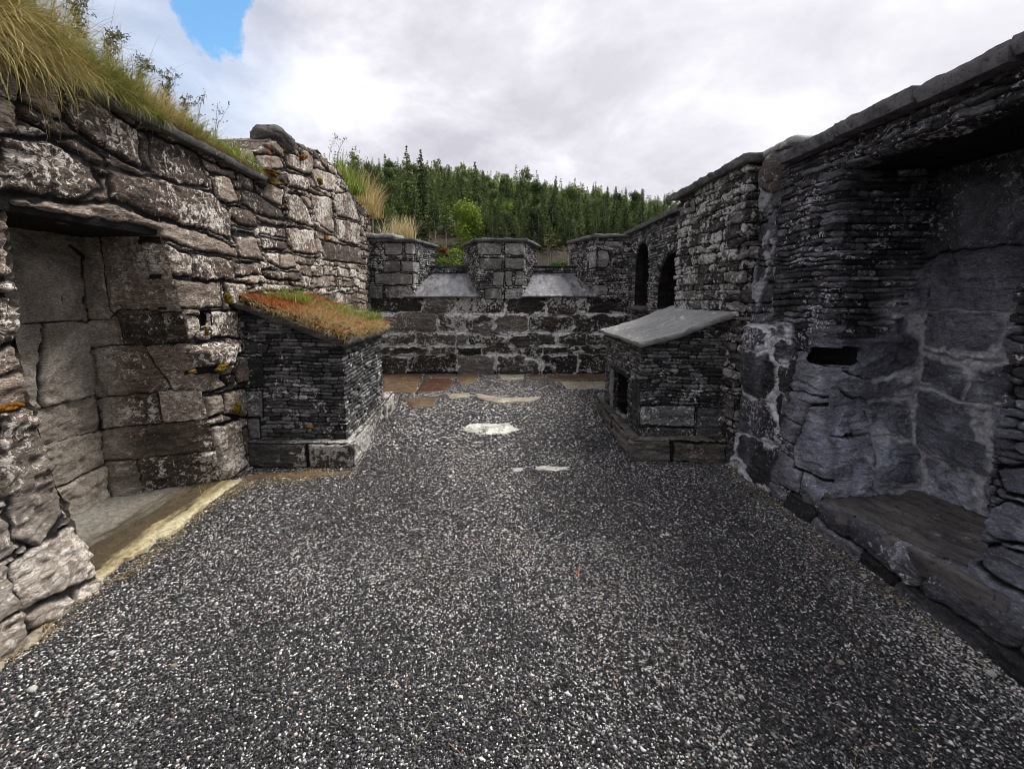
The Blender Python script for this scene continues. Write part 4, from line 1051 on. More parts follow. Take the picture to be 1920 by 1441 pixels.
for a in arches:
    cy, hw, zs, sp = a
    pts = [(cy + hw, zs + 0.0), (cy + hw, sp)] + [(cy + hw * math.cos(t), sp + hw / 0.96 * math.sin(t)) for t in np.linspace(0, math.pi, 22)[1:]] + [(cy - hw, zs)]
    pts.append((cy + hw, zs)); P2 = Path(pts)
    def ab(U, V, P2=P2):
        q = P2.pos(U); return np.stack([AX + 0.03 + V, q[..., 0], q[..., 1]], -1)
    def an(U, V, P2=P2):
        n = P2.nor(U); return np.stack([n[..., 0] * 0, -n[..., 0] * -1, n[..., 1]], -1)
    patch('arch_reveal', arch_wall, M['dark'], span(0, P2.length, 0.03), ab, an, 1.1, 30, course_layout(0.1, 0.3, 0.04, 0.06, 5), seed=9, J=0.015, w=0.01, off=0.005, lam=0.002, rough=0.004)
    bk = patch('arch_back', arch_wall, M['dark'], span(cy - hw - 0.2, cy + hw + 0.2, 0.05), lambda U, V: np.stack([U * 0 + AX + 1.1, U, V], -1), lambda U, V: np.stack([U * 0 - 1, U * 0, U * 0], -1), 2.6, 30, slate_fine, v0=1.2, J=0.02, w=0.01)  # added closing sheet; darkness of the arch put into its colour
slab4('wall_coping', arch_wall, M['coping'], (2.53, 5.45, 2.83), (2.53, 7.1, 2.82), (3.1, 7.1, 2.82), (3.1, 5.45, 2.83), 0.075, 60, 10, 71, 0.012, 0.005)
slab4('wall_coping', arch_wall, M['coping'], (2.53, 7.105, 2.82), (2.53, 8.9, 2.81), (3.1, 8.9, 2.81), (3.1, 7.105, 2.82), 0.075, 60, 10, 72, 0.012, 0.005)
slab4('arch_sill', arch_wall, M['coping'], (2.5, 7.5, 1.36), (2.5, 8.45, 1.36), (2.8, 8.45, 1.38), (2.8, 7.5, 1.38), 0.06, 20, 8, 73, 0.02, 0.008)

# ------------------------------------------------------------------ LEFT SLATE BLOCK
lb = empty('slate_block', (-1.85, 4.7, 0), 'slate block on a pale stone plinth with turf on its sloping top', 'stone block')
lbp = Path([(-2.42, 3.97), (-1.40, 3.97), (-1.42, 5.40), (-2.45, 5.40)], 0.02)
def lb_top(u):
    x = lbp.pos(u)[:, 0]; return 1.12 + np.clip(-x - 1.42, 0, 1) * 0.385
lb_slate = course_layout(0.026, 0.045, 0.07, 0.24, 121, wav=0.012)
LBP = [[(0.0, 0.72), (0.28, 0.74), (0.27, 1.02), (0.0, 1.04)], [(0.0, 0.46), (0.24, 0.45), (0.25, 0.71), (0.0, 0.70)], [(0.0, 0.24), (0.2, 0.24), (0.21, 0.44), (0.0, 0.44)], [(0.02, 1.06), (0.3, 1.06), (0.34, 1.14), (0.05, 1.2)]]
path_patch('slate_masonry', lb, M['slate'], lbp, span(0, lbp.length, 0.0085), lb_top, 130, traced(lb_slate, LBP, gap=0.006, warp=0.01, seed=2), v0=0.18, seed=51,
           J=0.020, w=0.010, off=0.012, tilt=0.06, lam=0.007, rough=0.010, cap=(0.02, 0.1, 0.3))
slab4('capping_slab', lb, M['boulder'], (-1.33, 3.90, 1.165), (-1.35, 5.48, 1.165), (-2.32, 5.48, 1.54), (-2.32, 3.90, 1.54), 0.06, 60, 40, 13, 0.045, 0.012)
plp = Path([(-2.4, 3.86), (-1.30, 3.86), (-1.42, 5.95), (-2.4, 6.0)], 0.02)
PLP = [[(0.12, 0.0), (0.66, 0.0), (0.66, 0.24), (0.12, 0.24)], [(0.68, 0.0), (1.10, 0.0), (1.10, 0.24), (0.67, 0.24)], [(1.10, 0.0), (1.75, 0.0), (1.72, 0.26), (1.10, 0.25)], [(1.77, 0), (2.5, 0), (2.5, 0.24), (1.75, 0.25)], [(2.52, 0), (3.19, 0), (3.19, 0.24), (2.52, 0.25)]]
path_patch('plinth', lb, M['plinth'], plp, span(0, plp.length, 0.009), lambda u: 0.235 + 0.015 * fbm(u * 3, u * 0, 3, 5), 36, traced(filler_big, PLP, gap=0.008, warp=0.012, seed=5), seed=55,
           J=0.02, w=0.02, off=0.012, tilt=0.04, lam=0.008, rough=0.02, bulge=0.004, cap=(0.01, 0.03, 0.06, 0.10, 0.16))
# ------------------------------------------------------------------ RIGHT SLATE BLOCK
rb = empty('slate_block', (1.8, 4.8, 0), 'dark slate block with a bare pale sloping slab and a small furnace mouth', 'stone block')
rbp = Path([(2.3, 5.62), (1.42, 5.62), (1.39, 4.15), (2.32, 4.15)], 0.02)
def rb_top(u):
    x = rbp.pos(u)[:, 0]; return np.interp(x, [1.39, 1.6, 1.9, 2.3], [1.10, 1.14, 1.27, 1.42])
uo = 0.88
def rb_hole(U, V):
    Y = 5.62 - (U - uo)
    return np.maximum(np.abs(Y - 4.86) - 0.27, np.abs(V - 0.47) - 0.22)
RBP = [[(2.36, 0.02), (2.9, 0.02), (2.9, 0.30), (2.36, 0.30)], [(2.92, 0.02), (3.28, 0.02), (3.28, 0.5), (2.92, 0.5)], [(2.36, 0.32), (2.9, 0.31), (2.9, 0.52), (2.36, 0.52)],
       [(2.07, 0.2), (2.33, 0.2), (2.33, 0.72), (2.07, 0.72)], [(1.2, 0.2), (1.33, 0.2), (1.33, 0.72), (1.2, 0.72)]]
path_patch('slate_masonry', rb, M['slate'], rbp, span(0, rbp.length, 0.0085), rb_top, 130, traced(lb_slate, RBP, gap=0.006, warp=0.012, seed=3), v0=0.12, seed=61,
           J=0.020, w=0.010, off=0.012, tilt=0.06, lam=0.008, rough=0.013, keep=lambda U, V: rb_hole(U, V) > 0, extra=lambda U, V, h, D, ID: -0.04 * (1 - sstep(0, 0.02, rb_hole(U, V))), cap=(0.02, 0.1, 0.3))
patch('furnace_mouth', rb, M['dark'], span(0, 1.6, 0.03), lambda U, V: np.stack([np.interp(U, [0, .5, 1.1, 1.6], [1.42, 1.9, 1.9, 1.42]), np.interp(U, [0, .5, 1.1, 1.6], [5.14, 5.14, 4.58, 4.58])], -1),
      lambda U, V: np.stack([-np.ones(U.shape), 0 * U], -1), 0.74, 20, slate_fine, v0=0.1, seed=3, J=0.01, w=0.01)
slab4('mouth_lintel', rb, M['plinth_dark'], (1.395, 4.5, 0.745), (1.95, 4.5, 0.745), (1.95, 5.22, 0.745), (1.395, 5.22, 0.745), 0.05, 14, 14, 3, 0.01, 0.004)
slab4('capping_slab', rb, M['pale_slab'], (1.345, 4.09, 1.145), (2.28, 4.07, 1.45), (2.28, 5.66, 1.45), (1.34, 5.66, 1.145), 0.055, 44, 50, 23, 0.018, 0.005,
      curve=lambda s, t: -0.020 * np.sin(math.pi * np.clip(s / 0.75, 0, 1)))
prp = Path([(2.3, 5.95), (1.37, 5.92), (1.27, 3.99), (2.35, 3.99)], 0.02)
PRP = [[(2.75, 0.0), (3.25, 0.0), (3.25, 0.23), (2.75, 0.23)], [(3.27, 0), (3.77, 0), (3.77, 0.2), (3.27, 0.22)], [(1.95, 0), (2.72, 0), (2.72, 0.22), (1.95, 0.2)], [(0.9, 0), (1.9, 0), (1.9, 0.2), (0.9, 0.2)]]
path_patch('plinth', rb, M['plinth_dark'], prp, span(0, prp.length, 0.009), lambda u: 0.215 + 0.02 * fbm(u * 3, u * 0, 3, 15), 34, traced(filler_big, PRP, gap=0.010, warp=0.02, seed=5), seed=65,
           J=0.025, w=0.02, off=0.014, tilt=0.05, lam=0.014, rough=0.025, cap=(0.01, 0.03, 0.06, 0.10, 0.16))

# ------------------------------------------------------------------ GROUND
def ground_z(x, y):
    inside = (x > -3.1) & (x < 3.1) & (y < 9.2)
    r = np.hypot(x, y)
    slope = np.interp(y, [9.2, 16, 60, 90], [0, -0.5, -0.5, 1.5])
    # hillside
    ratio = np.interp((x / np.maximum(y, 1)), [-1.5, -0.6, -0.28, -0.20, 0.04, 0.16, 0.28, 0.40, 0.7, 1.5], [0.20, 0.24, 0.240, 0.238, 0.212, 0.190, 0.168, 0.146, 0.11, 0.05])
    yr = 270.0
    near = np.interp((x / np.maximum(y, 1)), [-0.5, -0.1, 0.05, 0.4], [0.09, 0.08, 0.066, 0.055])
    t = np.clip((y - 85) / (yr - 85), 0, 1)
    zr = ratio * yr
    z = near * np.clip(y, 0, 100) * sstep(70, 100, y) + (zr - near * 100) * np.clip((y - 100) / (yr - 100), 0, 1) ** 0.92
    z = z - np.clip(y - yr, 0, 1e9) * 0.05
    z = z + 1.8 * fbm(x / 25, y / 25, 4, 5) * sstep(60, 110, y)
    out = np.where(y > 70, np.maximum(z, slope), slope)
    return out
gx = span(-900, -80, 60, -4, 4, 4, 0.4, 80, 4, 900, 60)
gy = span(-600, -6, 60, 9.2, 0.4, 60, 4, 300, 5, 1500, 100)
gX, gY = np.meshgrid(gx, gy)
gZ = ground_z(gX, gY)
gZ = np.where((gY < 60), np.where((np.abs(gX) < 3.3) & (gY < 9.3), -0.012, -0.03), gZ)
nr, nc = gX.shape; idx = np.arange(nr * nc).reshape(nr, nc)
qf = np.stack([idx[:-1, :-1], idx[:-1, 1:], idx[1:, 1:], idx[1:, :-1]], -1).reshape(-1, 4)
g = mesh_obj('terrain', np.stack([gX, gY, gZ], -1).reshape(-1, 3), qf, M['hill']); tag(g, kind='structure')
# gravel floor of the hall
u = span(-3.1, 3.1, 0.05); v = span(-1.2, 9.0, 0.05)
U, V = np.meshgrid(u, v); Z = 0.010 * fbm(U * 1.2, V * 1.2, 3, 3) + 0.004
idx = np.arange(U.size).reshape(U.shape)
qf = np.stack([idx[:-1, :-1], idx[:-1, 1:], idx[1:, 1:], idx[1:, :-1]], -1).reshape(-1, 4)
g = mesh_obj('ground', np.stack([U, V, Z], -1).reshape(-1, 3), qf, M['gravel']); tag(g, kind='structure')
def floor_z(x, y): return 0.010 * fbm(x * 1.2, y * 1.2, 3, 3) + 0.004
def pebbles():
    pts = []
    for y0, y1, s in ((0.8, 2.7, 0.0083), (2.7, 4.3, 0.0108), (4.3, 8.7, 0.0175)):
        a, b = np.meshgrid(np.arange(-2.45, 2.45, s), np.arange(y0, y1, s))
        a = a.ravel(); b = b.ravel()
        if y0 < 1: # outside the view wedge
            k = np.abs(a) < 0.3 + 1.35 * b + 0.35; a = a[k]; b = b[k]
        n = len(a)
        sz = s * rng.uniform(0.42, 0.85, n) * (1 + 0.9 * (rng.random(n) ** 6))
        pts.append(np.column_stack([a + rng.uniform(-.5, .5, n) * s, b + rng.uniform(-.5, .5, n) * s, sz, rng.random(n)]))
    p = np.concatenate(pts); n = len(p)
    octv = np.array([(1, 0, 0), (0, 1, 0), (-1, 0, 0), (0, -1, 0), (0, 0, 1), (0, 0, -1)], float)
    of = np.array([(0, 1, 4), (1, 2, 4), (2, 3, 4), (3, 0, 4), (1, 0, 5), (2, 1, 5), (3, 2, 5), (0, 3, 5)][:4] + [(1, 0, 5), (2, 1, 5), (3, 2, 5), (0, 3, 5)])
    sc = np.stack([p[:, 2] * rng.uniform(0.8, 1.35, n), p[:, 2] * rng.uniform(0.5, 0.95, n), p[:, 2] * rng.uniform(0.35, 0.7, n)], 1)
    v = octv[None] * sc[:, None, :] * (1 + rng.uniform(-0.28, 0.28, (n, 6, 1)))
    # random tilt then random spin
    tx = rng.normal(0, 0.45, n); c, s_ = np.cos(tx)[:, None], np.sin(tx)[:, None]
    y_, z_ = v[..., 1] * c - v[..., 2] * s_, v[..., 1] * s_ + v[..., 2] * c
    a = rng.uniform(0, 2 * math.pi, n)[:, None]; x_ = v[..., 0]
    x2 = x_ * np.cos(a) - y_ * np.sin(a); y2 = x_ * np.sin(a) + y_ * np.cos(a)
    zc = floor_z(p[:, 0], p[:, 1]) + rng.uniform(0, 0.006, n)
    co = np.stack([x2 + p[:, 0:1], y2 + p[:, 1:2], z_ + zc[:, None]], -1)
    f = (np.arange(n)[:, None, None] * 6 + of[None]).reshape(-1, 3)
    rr = rng.random(n); pale = sstep(1.75, 2.05, p[:, 0] + 0.15 * fbm(p[:, 1] * 2, p[:, 0] * 0, 3, 7)) * sstep(4.2, 3.6, p[:, 1]) * 0.55
    rr = np.where(rng.random(n) < pale, 0.62 + 0.3 * rr, rr)
    wear = fbm(p[:, 0] * 1.3, p[:, 1] * 1.3, 4, 17); rr = np.clip(np.where(rr < 0.9, rr * (1 + 0.22 * wear), rr), 0, 1)
    o = mesh_obj('gravel', co.reshape(-1, 3), f, M['pebble'], None, {'rnd': np.repeat(rr, 6)}, smooth=False)
    tag(o, 'dark grey gravel with scattered white chips covering the floor', 'gravel', kind='stuff')
pebbles()
# flagstones let into the gravel
def flag(mat, pts, label, h=0.021, group=None, z=0.0, wob=0.012, cat='flagstone', name='flagstone', dome=0.0):
    w = [onZ(px, py, 0.02) for px, py in pts]
    c = np.mean(w, axis=0); loc = (float(c[0]), float(c[1]), 0.0)
    o = polyslab(name, None, M[mat], w, -0.02 + z, h + z, int(abs(c[0]) * 100 + c[1] * 10), wob, loc=loc, dome=dome)
    return tag(o, label, cat, group)
def zz(pts, s=1 / 3, ox=400, oy=480): return [(ox + x * s, oy + y * s) for x, y in pts]
GF = 'flagstones set in the gravel before the end wall'
flag('flag_brown', zz([(945,658),(1178,660),(1135,768),(945,763)]), 'large brown wet flagstone touching the left slate block', group=GF)
flag('flag_red', zz([(1184,692),(1340,690),(1352,716),(1300,760),(1140,765)]), 'dark red wet flagstone beside the large brown one', group=GF)
flag('flag_brown', zz([(1184,662),(1366,664),(1358,687),(1188,687)]), 'narrow brown flagstone at the wall foot behind the dark red one', group=GF)
flag('flag_brown', zz([(1374,664),(1480,666),(1484,710),(1384,720)]), 'squarish brown flagstone right of the dark red one', group=GF)
flag('flag_pale', zz([(1606,667),(1752,666),(1742,692),(1622,694)]), 'pale yellow flagstone at the middle of the wall foot', group=GF)
flag('flag_brown', zz([(1768,666),(1852,666),(1852,687),(1780,690)]), 'small brown flagstone right of the pale yellow one', group=GF)
flag('flag_brown', [(1022,703),(1135,701),(1136,712),(1030,713)], 'long brown flagstone at the wall foot beside the right slate block', group=GF)
flag('flag_pale', [(1050,715),(1137,714),(1137,728),(1064,729)], 'pale flagstone in front of the long brown one by the right block', group=GF)
flag('flag_brown', zz([(952,785),(1042,790),(1002,842),(945,842)]), 'brown flagstone half hidden by the corner of the left plinth', group=GF)
flag('flag_brown', zz([(1070,802),(1180,794),(1262,798),(1240,840),(1120,850)]), 'light brown isolated flagstone in front of the large brown one', group=GF)
flag('flag_pale', zz([(1470,775),(1540,785),(1640,800),(1842,795),(1790,818),(1600,826),(1490,800)]), 'long thin pale flagstone lying crosswise in the gravel', h=0.03, group=GF)
flag('flag_pale', zz([(1310,770),(1440,765),(1445,790),(1330,797)]), 'small pale flagstone half buried in gravel', h=0.014, group=GF)
flag('chalk', zz([(1396,968),(1440,945),(1500,935),(1600,940),(1660,935),(1720,972),(1645,996),(1500,1000),(1415,985)]), 'white flaking flat rock in the middle of the gravel', h=0.016, wob=0.035, cat='rock', name='flat_rock')
flag('chalk', zz([(1682,1186),(1745,1183),(1738,1202),(1690,1203)]), 'small white chip left of the longer white sliver', h=0.014, cat='rock', name='flat_rock')
flag('chalk', zz([(1812,1180),(1860,1174),(2010,1180),(2005,1196),(1900,1200),(1820,1194)]), 'long white stone sliver in the gravel', h=0.014, cat='rock', name='flat_rock')
flag('flag_brown', [(470,888),(560,881),(668,882),(640,888),(540,893),(475,897)], 'thin brown flagstone along the foot of the left plinth', h=0.016)
flag('flag_pale', [(20,1210),(45,1175),(82,1162),(78,1190),(50,1215)], 'ochre flagstone by the foot of the left wall at the picture edge', h=0.02)
flag('flag_pale', [(-120,1290),(-60,1240),(15,1215),(0,1260),(-60,1330)], 'ochre flagstone beside the left wall just outside the opening', h=0.02)
# loose leaves and bigger chips
def leaf(px, py, size, mat, label, name='leaf', cat='leaf', a=0.0):
    c = onZ(px, py, 0.02)
    bm_pts = []
    n = 10; f = []
    co = [(0, 0, 0.004)]
    for i in range(n):
        t = 2 * math.pi * i / n
        r_ = size * (0.55 + 0.25 * math.cos(t) ** 2 + 0.12 * math.sin(3 * t + a))
        co.append((r_ * math.cos(t + a), r_ * math.sin(t + a) * 0.7, 0.006 + 0.006 * math.sin(2 * t)))
    co.append((-size * 1.1 * math.cos(a), -size * 1.1 * math.sin(a), 0.002))
    f = [(0, 1 + i, 1 + (i + 1) % n) for i in range(n)] + [(0, 6, 11)]
    co = np.array(co) + np.array(c)
    o = mesh_obj(name, co, f, M[mat], None, {'rnd': np.full(len(co), 0.5)}, smooth=False, loc=c)
    tag(o, label, cat); return o
leaf(1081, 1074, 0.022, 'orange_leaf', 'bright orange leaf lying in the middle of the gravel')
leaf(1620, 1157, 0.010, 'orange_leaf', 'tiny rust coloured leaf near the right wall foot', a=1)
leaf(890, 989, 0.012, 'orange_leaf', 'small orange leaf scrap, farther of a pair in the gravel', a=2)
leaf(889, 1014, 0.012, 'orange_leaf', 'small orange leaf scrap, nearer of a pair in the gravel', a=0.5)
leaf(583, 969, 0.014, 'green_tuft', 'small green leaf on the gravel near the left plinth', a=2.5)
leaf(1713, 1366, 0.012, 'green_tuft', 'tiny green leaf on the gravel in the near right corner', a=1.5)
def chip(px, py, s, mat, label, z=0.012):
    c = onZ(px, py, 0.015)
    o = boulder('loose_stone', None, M[mat], (c[0], c[1], z), (s, s * 0.75, s * 0.45), int(px), 0.2, 2, loc=(c[0], c[1], 0)); tag(o, label, 'stone')
chip(1576, 1240, 0.016, 'flag_pale', 'tan pebble larger than the gravel on the right')
chip(1858, 1260, 0.020, 'chalk', 'white pebble beside the right wall foot, nearest the camera')
chip(1620, 1078, 0.015, 'chalk', 'white pebble beside the right wall foot, farther one')
chip(1390, 1305, 0.012, 'chalk', 'white pebble among the gravel at the bottom right')
chip(210, 1222, 0.015, 'chalk', 'white pebble in the gravel below the left niche')
chip(325, 1246, 0.013, 'flag_pale', 'reddish tan pebble in the gravel at the lower left')
chip(60, 1290, 0.018, 'chalk', 'white pebble in the near left corner')
# dry twigs
def twigs():
    n = 46
    px = rng.uniform(700, 1900, n); py = rng.uniform(930, 1430, n)
    root = np.array([onZ(a, b, 0.018) for a, b in zip(px, py)])
    root[:, 2] = 0.02
    o = blades('plant_litter', M['straw'], root, rng.uniform(0, 6.28, n), np.full(n, 1.5), rng.uniform(0.04, 0.14, n), rng.uniform(-0.1, 0.25, n), np.full(n, 0.0016))
    tag(o, 'dry grass stems and needles scattered over the gravel', 'plant litter', kind='stuff')
    n = 260
    t = rng.random(n); px = 330 + 330 * t + rng.normal(0, 20, n); py = 925 - 42 * t + rng.normal(0, 6, n)
    root = np.array([onZ(a, b, 0.02) for a, b in zip(px, py)])
    o = blades('plant_litter', M['straw'], root, rng.uniform(0, 6.28, n), rng.uniform(1.2, 1.55, n), rng.uniform(0.05, 0.2, n), rng.uniform(-0.2, 0.3, n), np.full(n, 0.003), tone=rng.uniform(0, .5, n))
    tag(o, 'brown straw gathered in the corner beside the left plinth', 'plant litter', kind='stuff')
twigs()

# ------------------------------------------------------------------ TURF AND GRASS ON THE LEFT WALL
def mound_z(X, Y):
    hh = np.interp(Y, [-1, 1.4, 2.2, 3.0, 3.8, 4.5], [0.55, 0.46, 0.30, 0.19, 0.09, 0.015])
    d = np.clip((-X - 2.24) / 0.45, 0, 1)
    return 2.735 + hh * np.sqrt(d) + 0.03 * fbm(X * 4, Y * 4, 3, 8) * d
u = span(-1.0, 4.65, 0.035); v = span(-3.6, -2.25, 0.03)
V_, U_ = np.meshgrid(u, v); Zm = mound_z(U_, V_)
idx = np.arange(U_.size).reshape(U_.shape)
qf = np.stack([idx[:-1, :-1], idx[:-1, 1:], idx[1:, 1:], idx[1:, :-1]], -1).reshape(-1, 4)
tag(mesh_obj('turf', np.stack([U_, V_, Zm], -1).reshape(-1, 3), qf, M['soil'], loc=(-2.8, 2, 2.7)), 'turf bank of soil and roots heaped on top of the left wall', 'turf', kind='stuff')
def left_grass():
    n = 30000
    Y = rng.uniform(0.9, 4.6, n); X = -2.25 - 0.9 * rng.random(n) ** 1.5
    k = rng.random(n) < np.interp(Y, [0.9, 3.5, 4.6], [1, 0.8, 0.5]); X = X[k]; Y = Y[k]; n = len(X)
    Z = mound_z(X, Y) - 0.01
    L = np.interp(Y, [1, 2.2, 3.2, 4.0, 4.6], [0.42, 0.34, 0.22, 0.11, 0.05]) * (0.35 + 1.15 * rng.random(n) ** 1.5)
    clump = fbm(X * 3, Y * 3, 3, 44)
    tone = np.clip(0.45 + 0.75 * clump + rng.normal(0, 0.17, n) + 0.22 * (X > -2.42), 0, 1)
    az = rng.uniform(0, 6.28, n); e = X > -2.5
    az = np.where(e, rng.normal(0, 1.3, n) + 1.2 * fbm(Y * 5, X * 5, 2, 91), az)
    o = blades('grass', M['grass'], np.column_stack([X, Y, Z]), az, rng.uniform(0.05, 0.7, n), L, rng.uniform(0.2, 1.5, n) + 0.6 * e, rng.uniform(0.002, 0.0045, n), tone=tone)
    tag(o, 'thick green and tan meadow grass along the top of the left wall', 'grass', kind='stuff')
    # long dead stems hanging over the edge at the near end
    n = 9000
    Y = 1.35 + 1.75 * rng.random(n) ** 1.2; X = rng.uniform(-2.36, -2.20, n)
    w = np.interp(Y, [1.3, 2.22, 2.4, 3.1], [1, 0.9, 0.22, 0.04]) * (0.6 + 0.5 * vn(Y * 7, Y * 0, 3))
    Z = mound_z(X, Y) + 0.02 - 0.14 * rng.random(n) * (X > -2.26) * w
    o = blades('hanging_grass', M['grass'], np.column_stack([X, Y, Z]), rng.normal(0.1, 1.1, n) + 1.6 * fbm(Y * 9, X * 3, 2, 92), rng.uniform(0.2, 1.9, n), rng.uniform(0.15, 0.55, n) * (0.25 + 0.75 * w), rng.uniform(1.0, 2.0, n),
               rng.uniform(0.002, 0.0045, n), tone=np.clip(rng.normal(0.68, 0.24, n) + 0.5 * fbm(Y * 4, X * 4, 3, 93), 0, 1), S=6)
    tag(o, 'long straw coloured grass hanging over the edge of the left wall', 'grass', kind='stuff')
left_grass()
def leafy_layer():
    n = 9000
    Y = rng.uniform(1.4, 4.3, n); X = rng.uniform(-3.0, -2.26, n)
    o = blades('grass', M['green_tuft'], np.column_stack([X, Y, mound_z(X, Y) + rng.uniform(0, 0.10, n)]), rng.uniform(0, 6.28, n), rng.uniform(0.1, 1.4, n), rng.uniform(0.04, 0.16, n), rng.uniform(0, 1.5, n), rng.uniform(0.004, 0.010, n), tone=np.clip(rng.normal(0.45, 0.25, n), 0, 1), S=3)
    tag(o, 'short broad leaved herbs mixed into the turf of the left wall', 'grass', kind='stuff')
leafy_layer()
def tall_stems():
    n = 700
    Y = rng.uniform(1.6, 4.3, n); X = rng.uniform(-2.9, -2.3, n)
    o = blades('grass', M['grass'], np.column_stack([X, Y, mound_z(X, Y)]), rng.uniform(0, 6.28, n), rng.uniform(0.0, 0.5, n), np.interp(Y, [1.6, 3, 4.3], [0.6, 0.45, 0.25]) * rng.uniform(0.5, 1.1, n), rng.uniform(0.0, 0.7, n), np.full(n, 0.0028), tone=rng.random(n), S=5)
    tag(o, 'thin upright grass stems rising from the turf against the sky', 'grass', kind='stuff')
tall_stems()
def moss_strip():
    n = 6500
    Y = rng.uniform(3.2, 4.75, n); X = -2.24 - rng.uniform(0, 0.16, n)
    o = blades('moss', M['straw'], np.column_stack([X, Y, mound_z(X, Y) + 0.0]), rng.normal(0, 1.2, n), rng.uniform(0.2, 1.4, n), rng.uniform(0.02, 0.06, n), rng.uniform(0.5, 1.8, n), rng.uniform(0.003, 0.005, n),
               tone=np.clip(rng.normal(0.1, 0.2, n), 0, 1), S=2)
    tag(o, 'low tan moss creeping over the far end of the left coping', 'moss', kind='stuff')
moss_strip()

class Bag:
    def __init__(s): s.v = []; s.f = []; s.r = []; s.n = 0
    def add(s, v, f, r):
        v = np.asarray(v, float); s.v.append(v); s.f.append(np.asarray(f) + s.n); s.r.append(np.full(len(v), r)); s.n += len(v)
    def tube(s, pts, r0, r1, r=0.5, k=4):
        pts = np.asarray(pts, float); m = len(pts); rad = np.linspace(r0, r1, m)
        t = np.arange(k) * 2 * math.pi / k
        d = pts[-1] - pts[0]; a = np.cross(d, (0.3, 0.9, 0.1)); a /= np.linalg.norm(a) + 1e-9; b = np.cross(d, a); b /= np.linalg.norm(b) + 1e-9
        v = (pts[:, None, :] + rad[:, None, None] * (np.cos(t)[None, :, None] * a + np.sin(t)[None, :, None] * b)).reshape(-1, 3)
        f = [(i * k + j, i * k + (j + 1) % k, (i + 1) * k + (j + 1) % k) for i in range(m - 1) for j in range(k)] + [(i * k + j, (i + 1) * k + (j + 1) % k, (i + 1) * k + j) for i in range(m - 1) for j in range(k)]
        s.add(v, f, r)
    def leaf(s, c, d, L, W, r):
        c = np.asarray(c, float); d = np.asarray(d, float); d = d / np.linalg.norm(d)
        q = np.cross(d, rng.normal(size=3)); q /= np.linalg.norm(q) + 1e-9
        s.add([c, c + d * L * 0.5 + q * W, c + d * L, c + d * L * 0.5 - q * W], [(0, 1, 2), (0, 2, 3)], r)
    def obj(s, name, mat, parent=None, loc=None, smooth=False):
        return mesh_obj(name, np.concatenate(s.v), np.concatenate(s.f), mat, parent, {'rnd': np.concatenate(s.r)}, smooth=smooth, loc=loc)
def weed(base, h, lean, kind, label, seed, group=None, mat='weed'):
    r_ = np.random.default_rng(seed)
    root = empty('weed_plant', base, label, 'weed', group)
    st = Bag(); lf = Bag()
    for s_ in range({'bush': 5, 'reed': 3, 'umbel': 2}.get(kind, 1)):
        dx, dy = lean[0] + r_.normal(0, .12), lean[1] + r_.normal(0, .12)
        P = [np.array(base) + np.array([dx * h * t * t, dy * h * t * t, h * t * (1 - 0.1 * t)]) * r_.uniform(0.75, 1.0) for t in np.linspace(0, 1, 7)]
        st.tube(P, 0.0022, 0.001, r_.random(), 3)
        for k in range(2, 7):
            for q in range({'bush': 4, 'reed': 1, 'umbel': 1}[kind]):
                d = np.array([r_.normal(), r_.normal(), r_.uniform(0.2, 1.4)]); d /= np.linalg.norm(d)
                L = h * r_.uniform(0.08, 0.2)
                a = P[k]; b = a + d * L
                if kind != 'reed': st.tube([a, (a + b) / 2 + [0, 0, -0.01 * L], b], 0.0012, 0.0007, r_.random(), 3)
                for z in range(7 if kind == 'bush' else 3):
                    c = a + (b - a) * r_.uniform(0.3, 1.05)
                    lf.leaf(c, r_.normal(size=3), h * r_.uniform(0.03, 0.06), h * 0.010, r_.random())
        top = P[-1]
        for z in range(14):
            lf.leaf(top + r_.normal(0, 1, 3) * ([0.004, 0.004, 0.016] if kind == 'reed' else [0.02, 0.02, 0.012]), [0.2 * r_.normal(), 0.2 * r_.normal(), 1], 0.018, 0.003, r_.random())
    st.obj('stem', M[mat], root); lf.obj('leaves', M[mat], root)
    return root
def wpt(px, py, X, dz=0.0):
    p = onX(px, py, X); return (p[0], p[1], p[2] + dz)
i_ = 0
for px, py, X, h, k, lab in [
    (150, 108, -2.75, 0.42, 'bush', 'leafy dark weed at the near end of the wall turf, tallest of the leafy ones'),
    (208, 150, -2.72, 0.40, 'bush', 'leafy dark weed leaning over the turf above the niche lintel'),
    (262, 185, -2.70, 0.36, 'bush', 'leafy dark weed in the middle of the wall turf against white cloud'),
    (310, 212, -2.66, 0.34, 'bush', 'leafy dark weed on the wall turf below the blue gap in the clouds'),
    (345, 235, -2.60, 0.26, 'bush', 'small leafy weed where the wall turf thins out'),
    (372, 250, -2.50, 0.42, 'reed', 'thin curved grass stem on the wall, left of the tall bare stem'),
    (405, 270, -2.50, 0.40, 'reed', 'tall thin bare stem rising from the thin part of the turf'),
    (462, 305, -2.45, 0.22, 'umbel', 'small dark seed stalk just left of the rounded capstone'),
    (440, 296, -2.50, 0.17, 'umbel', 'low dark seed stalk left of the capstone, shorter of two')]:
    i_ += 1; weed(wpt(px, py, X), h, (0.12, 0.10), k, lab, 40 + i_)
for px, py, h, lab in [(618, 300, 0.42, 'tall seed stalk on the raised wall end, leftmost of the row'), (632, 306, 0.46, 'seed stalk with forked top on the raised wall end'), (646, 318, 0.36, 'short seed stalk in the middle of the raised wall end'),
                       (660, 325, 0.50, 'tall curved seed stalk leaning right over the spruce tops'), (676, 338, 0.44, 'seed stalk bending right above the straw clump')]:
    i_ += 1; weed(wpt(px, py, -2.45), h, (0.25, 0.1), 'reed', lab, 60 + i_)
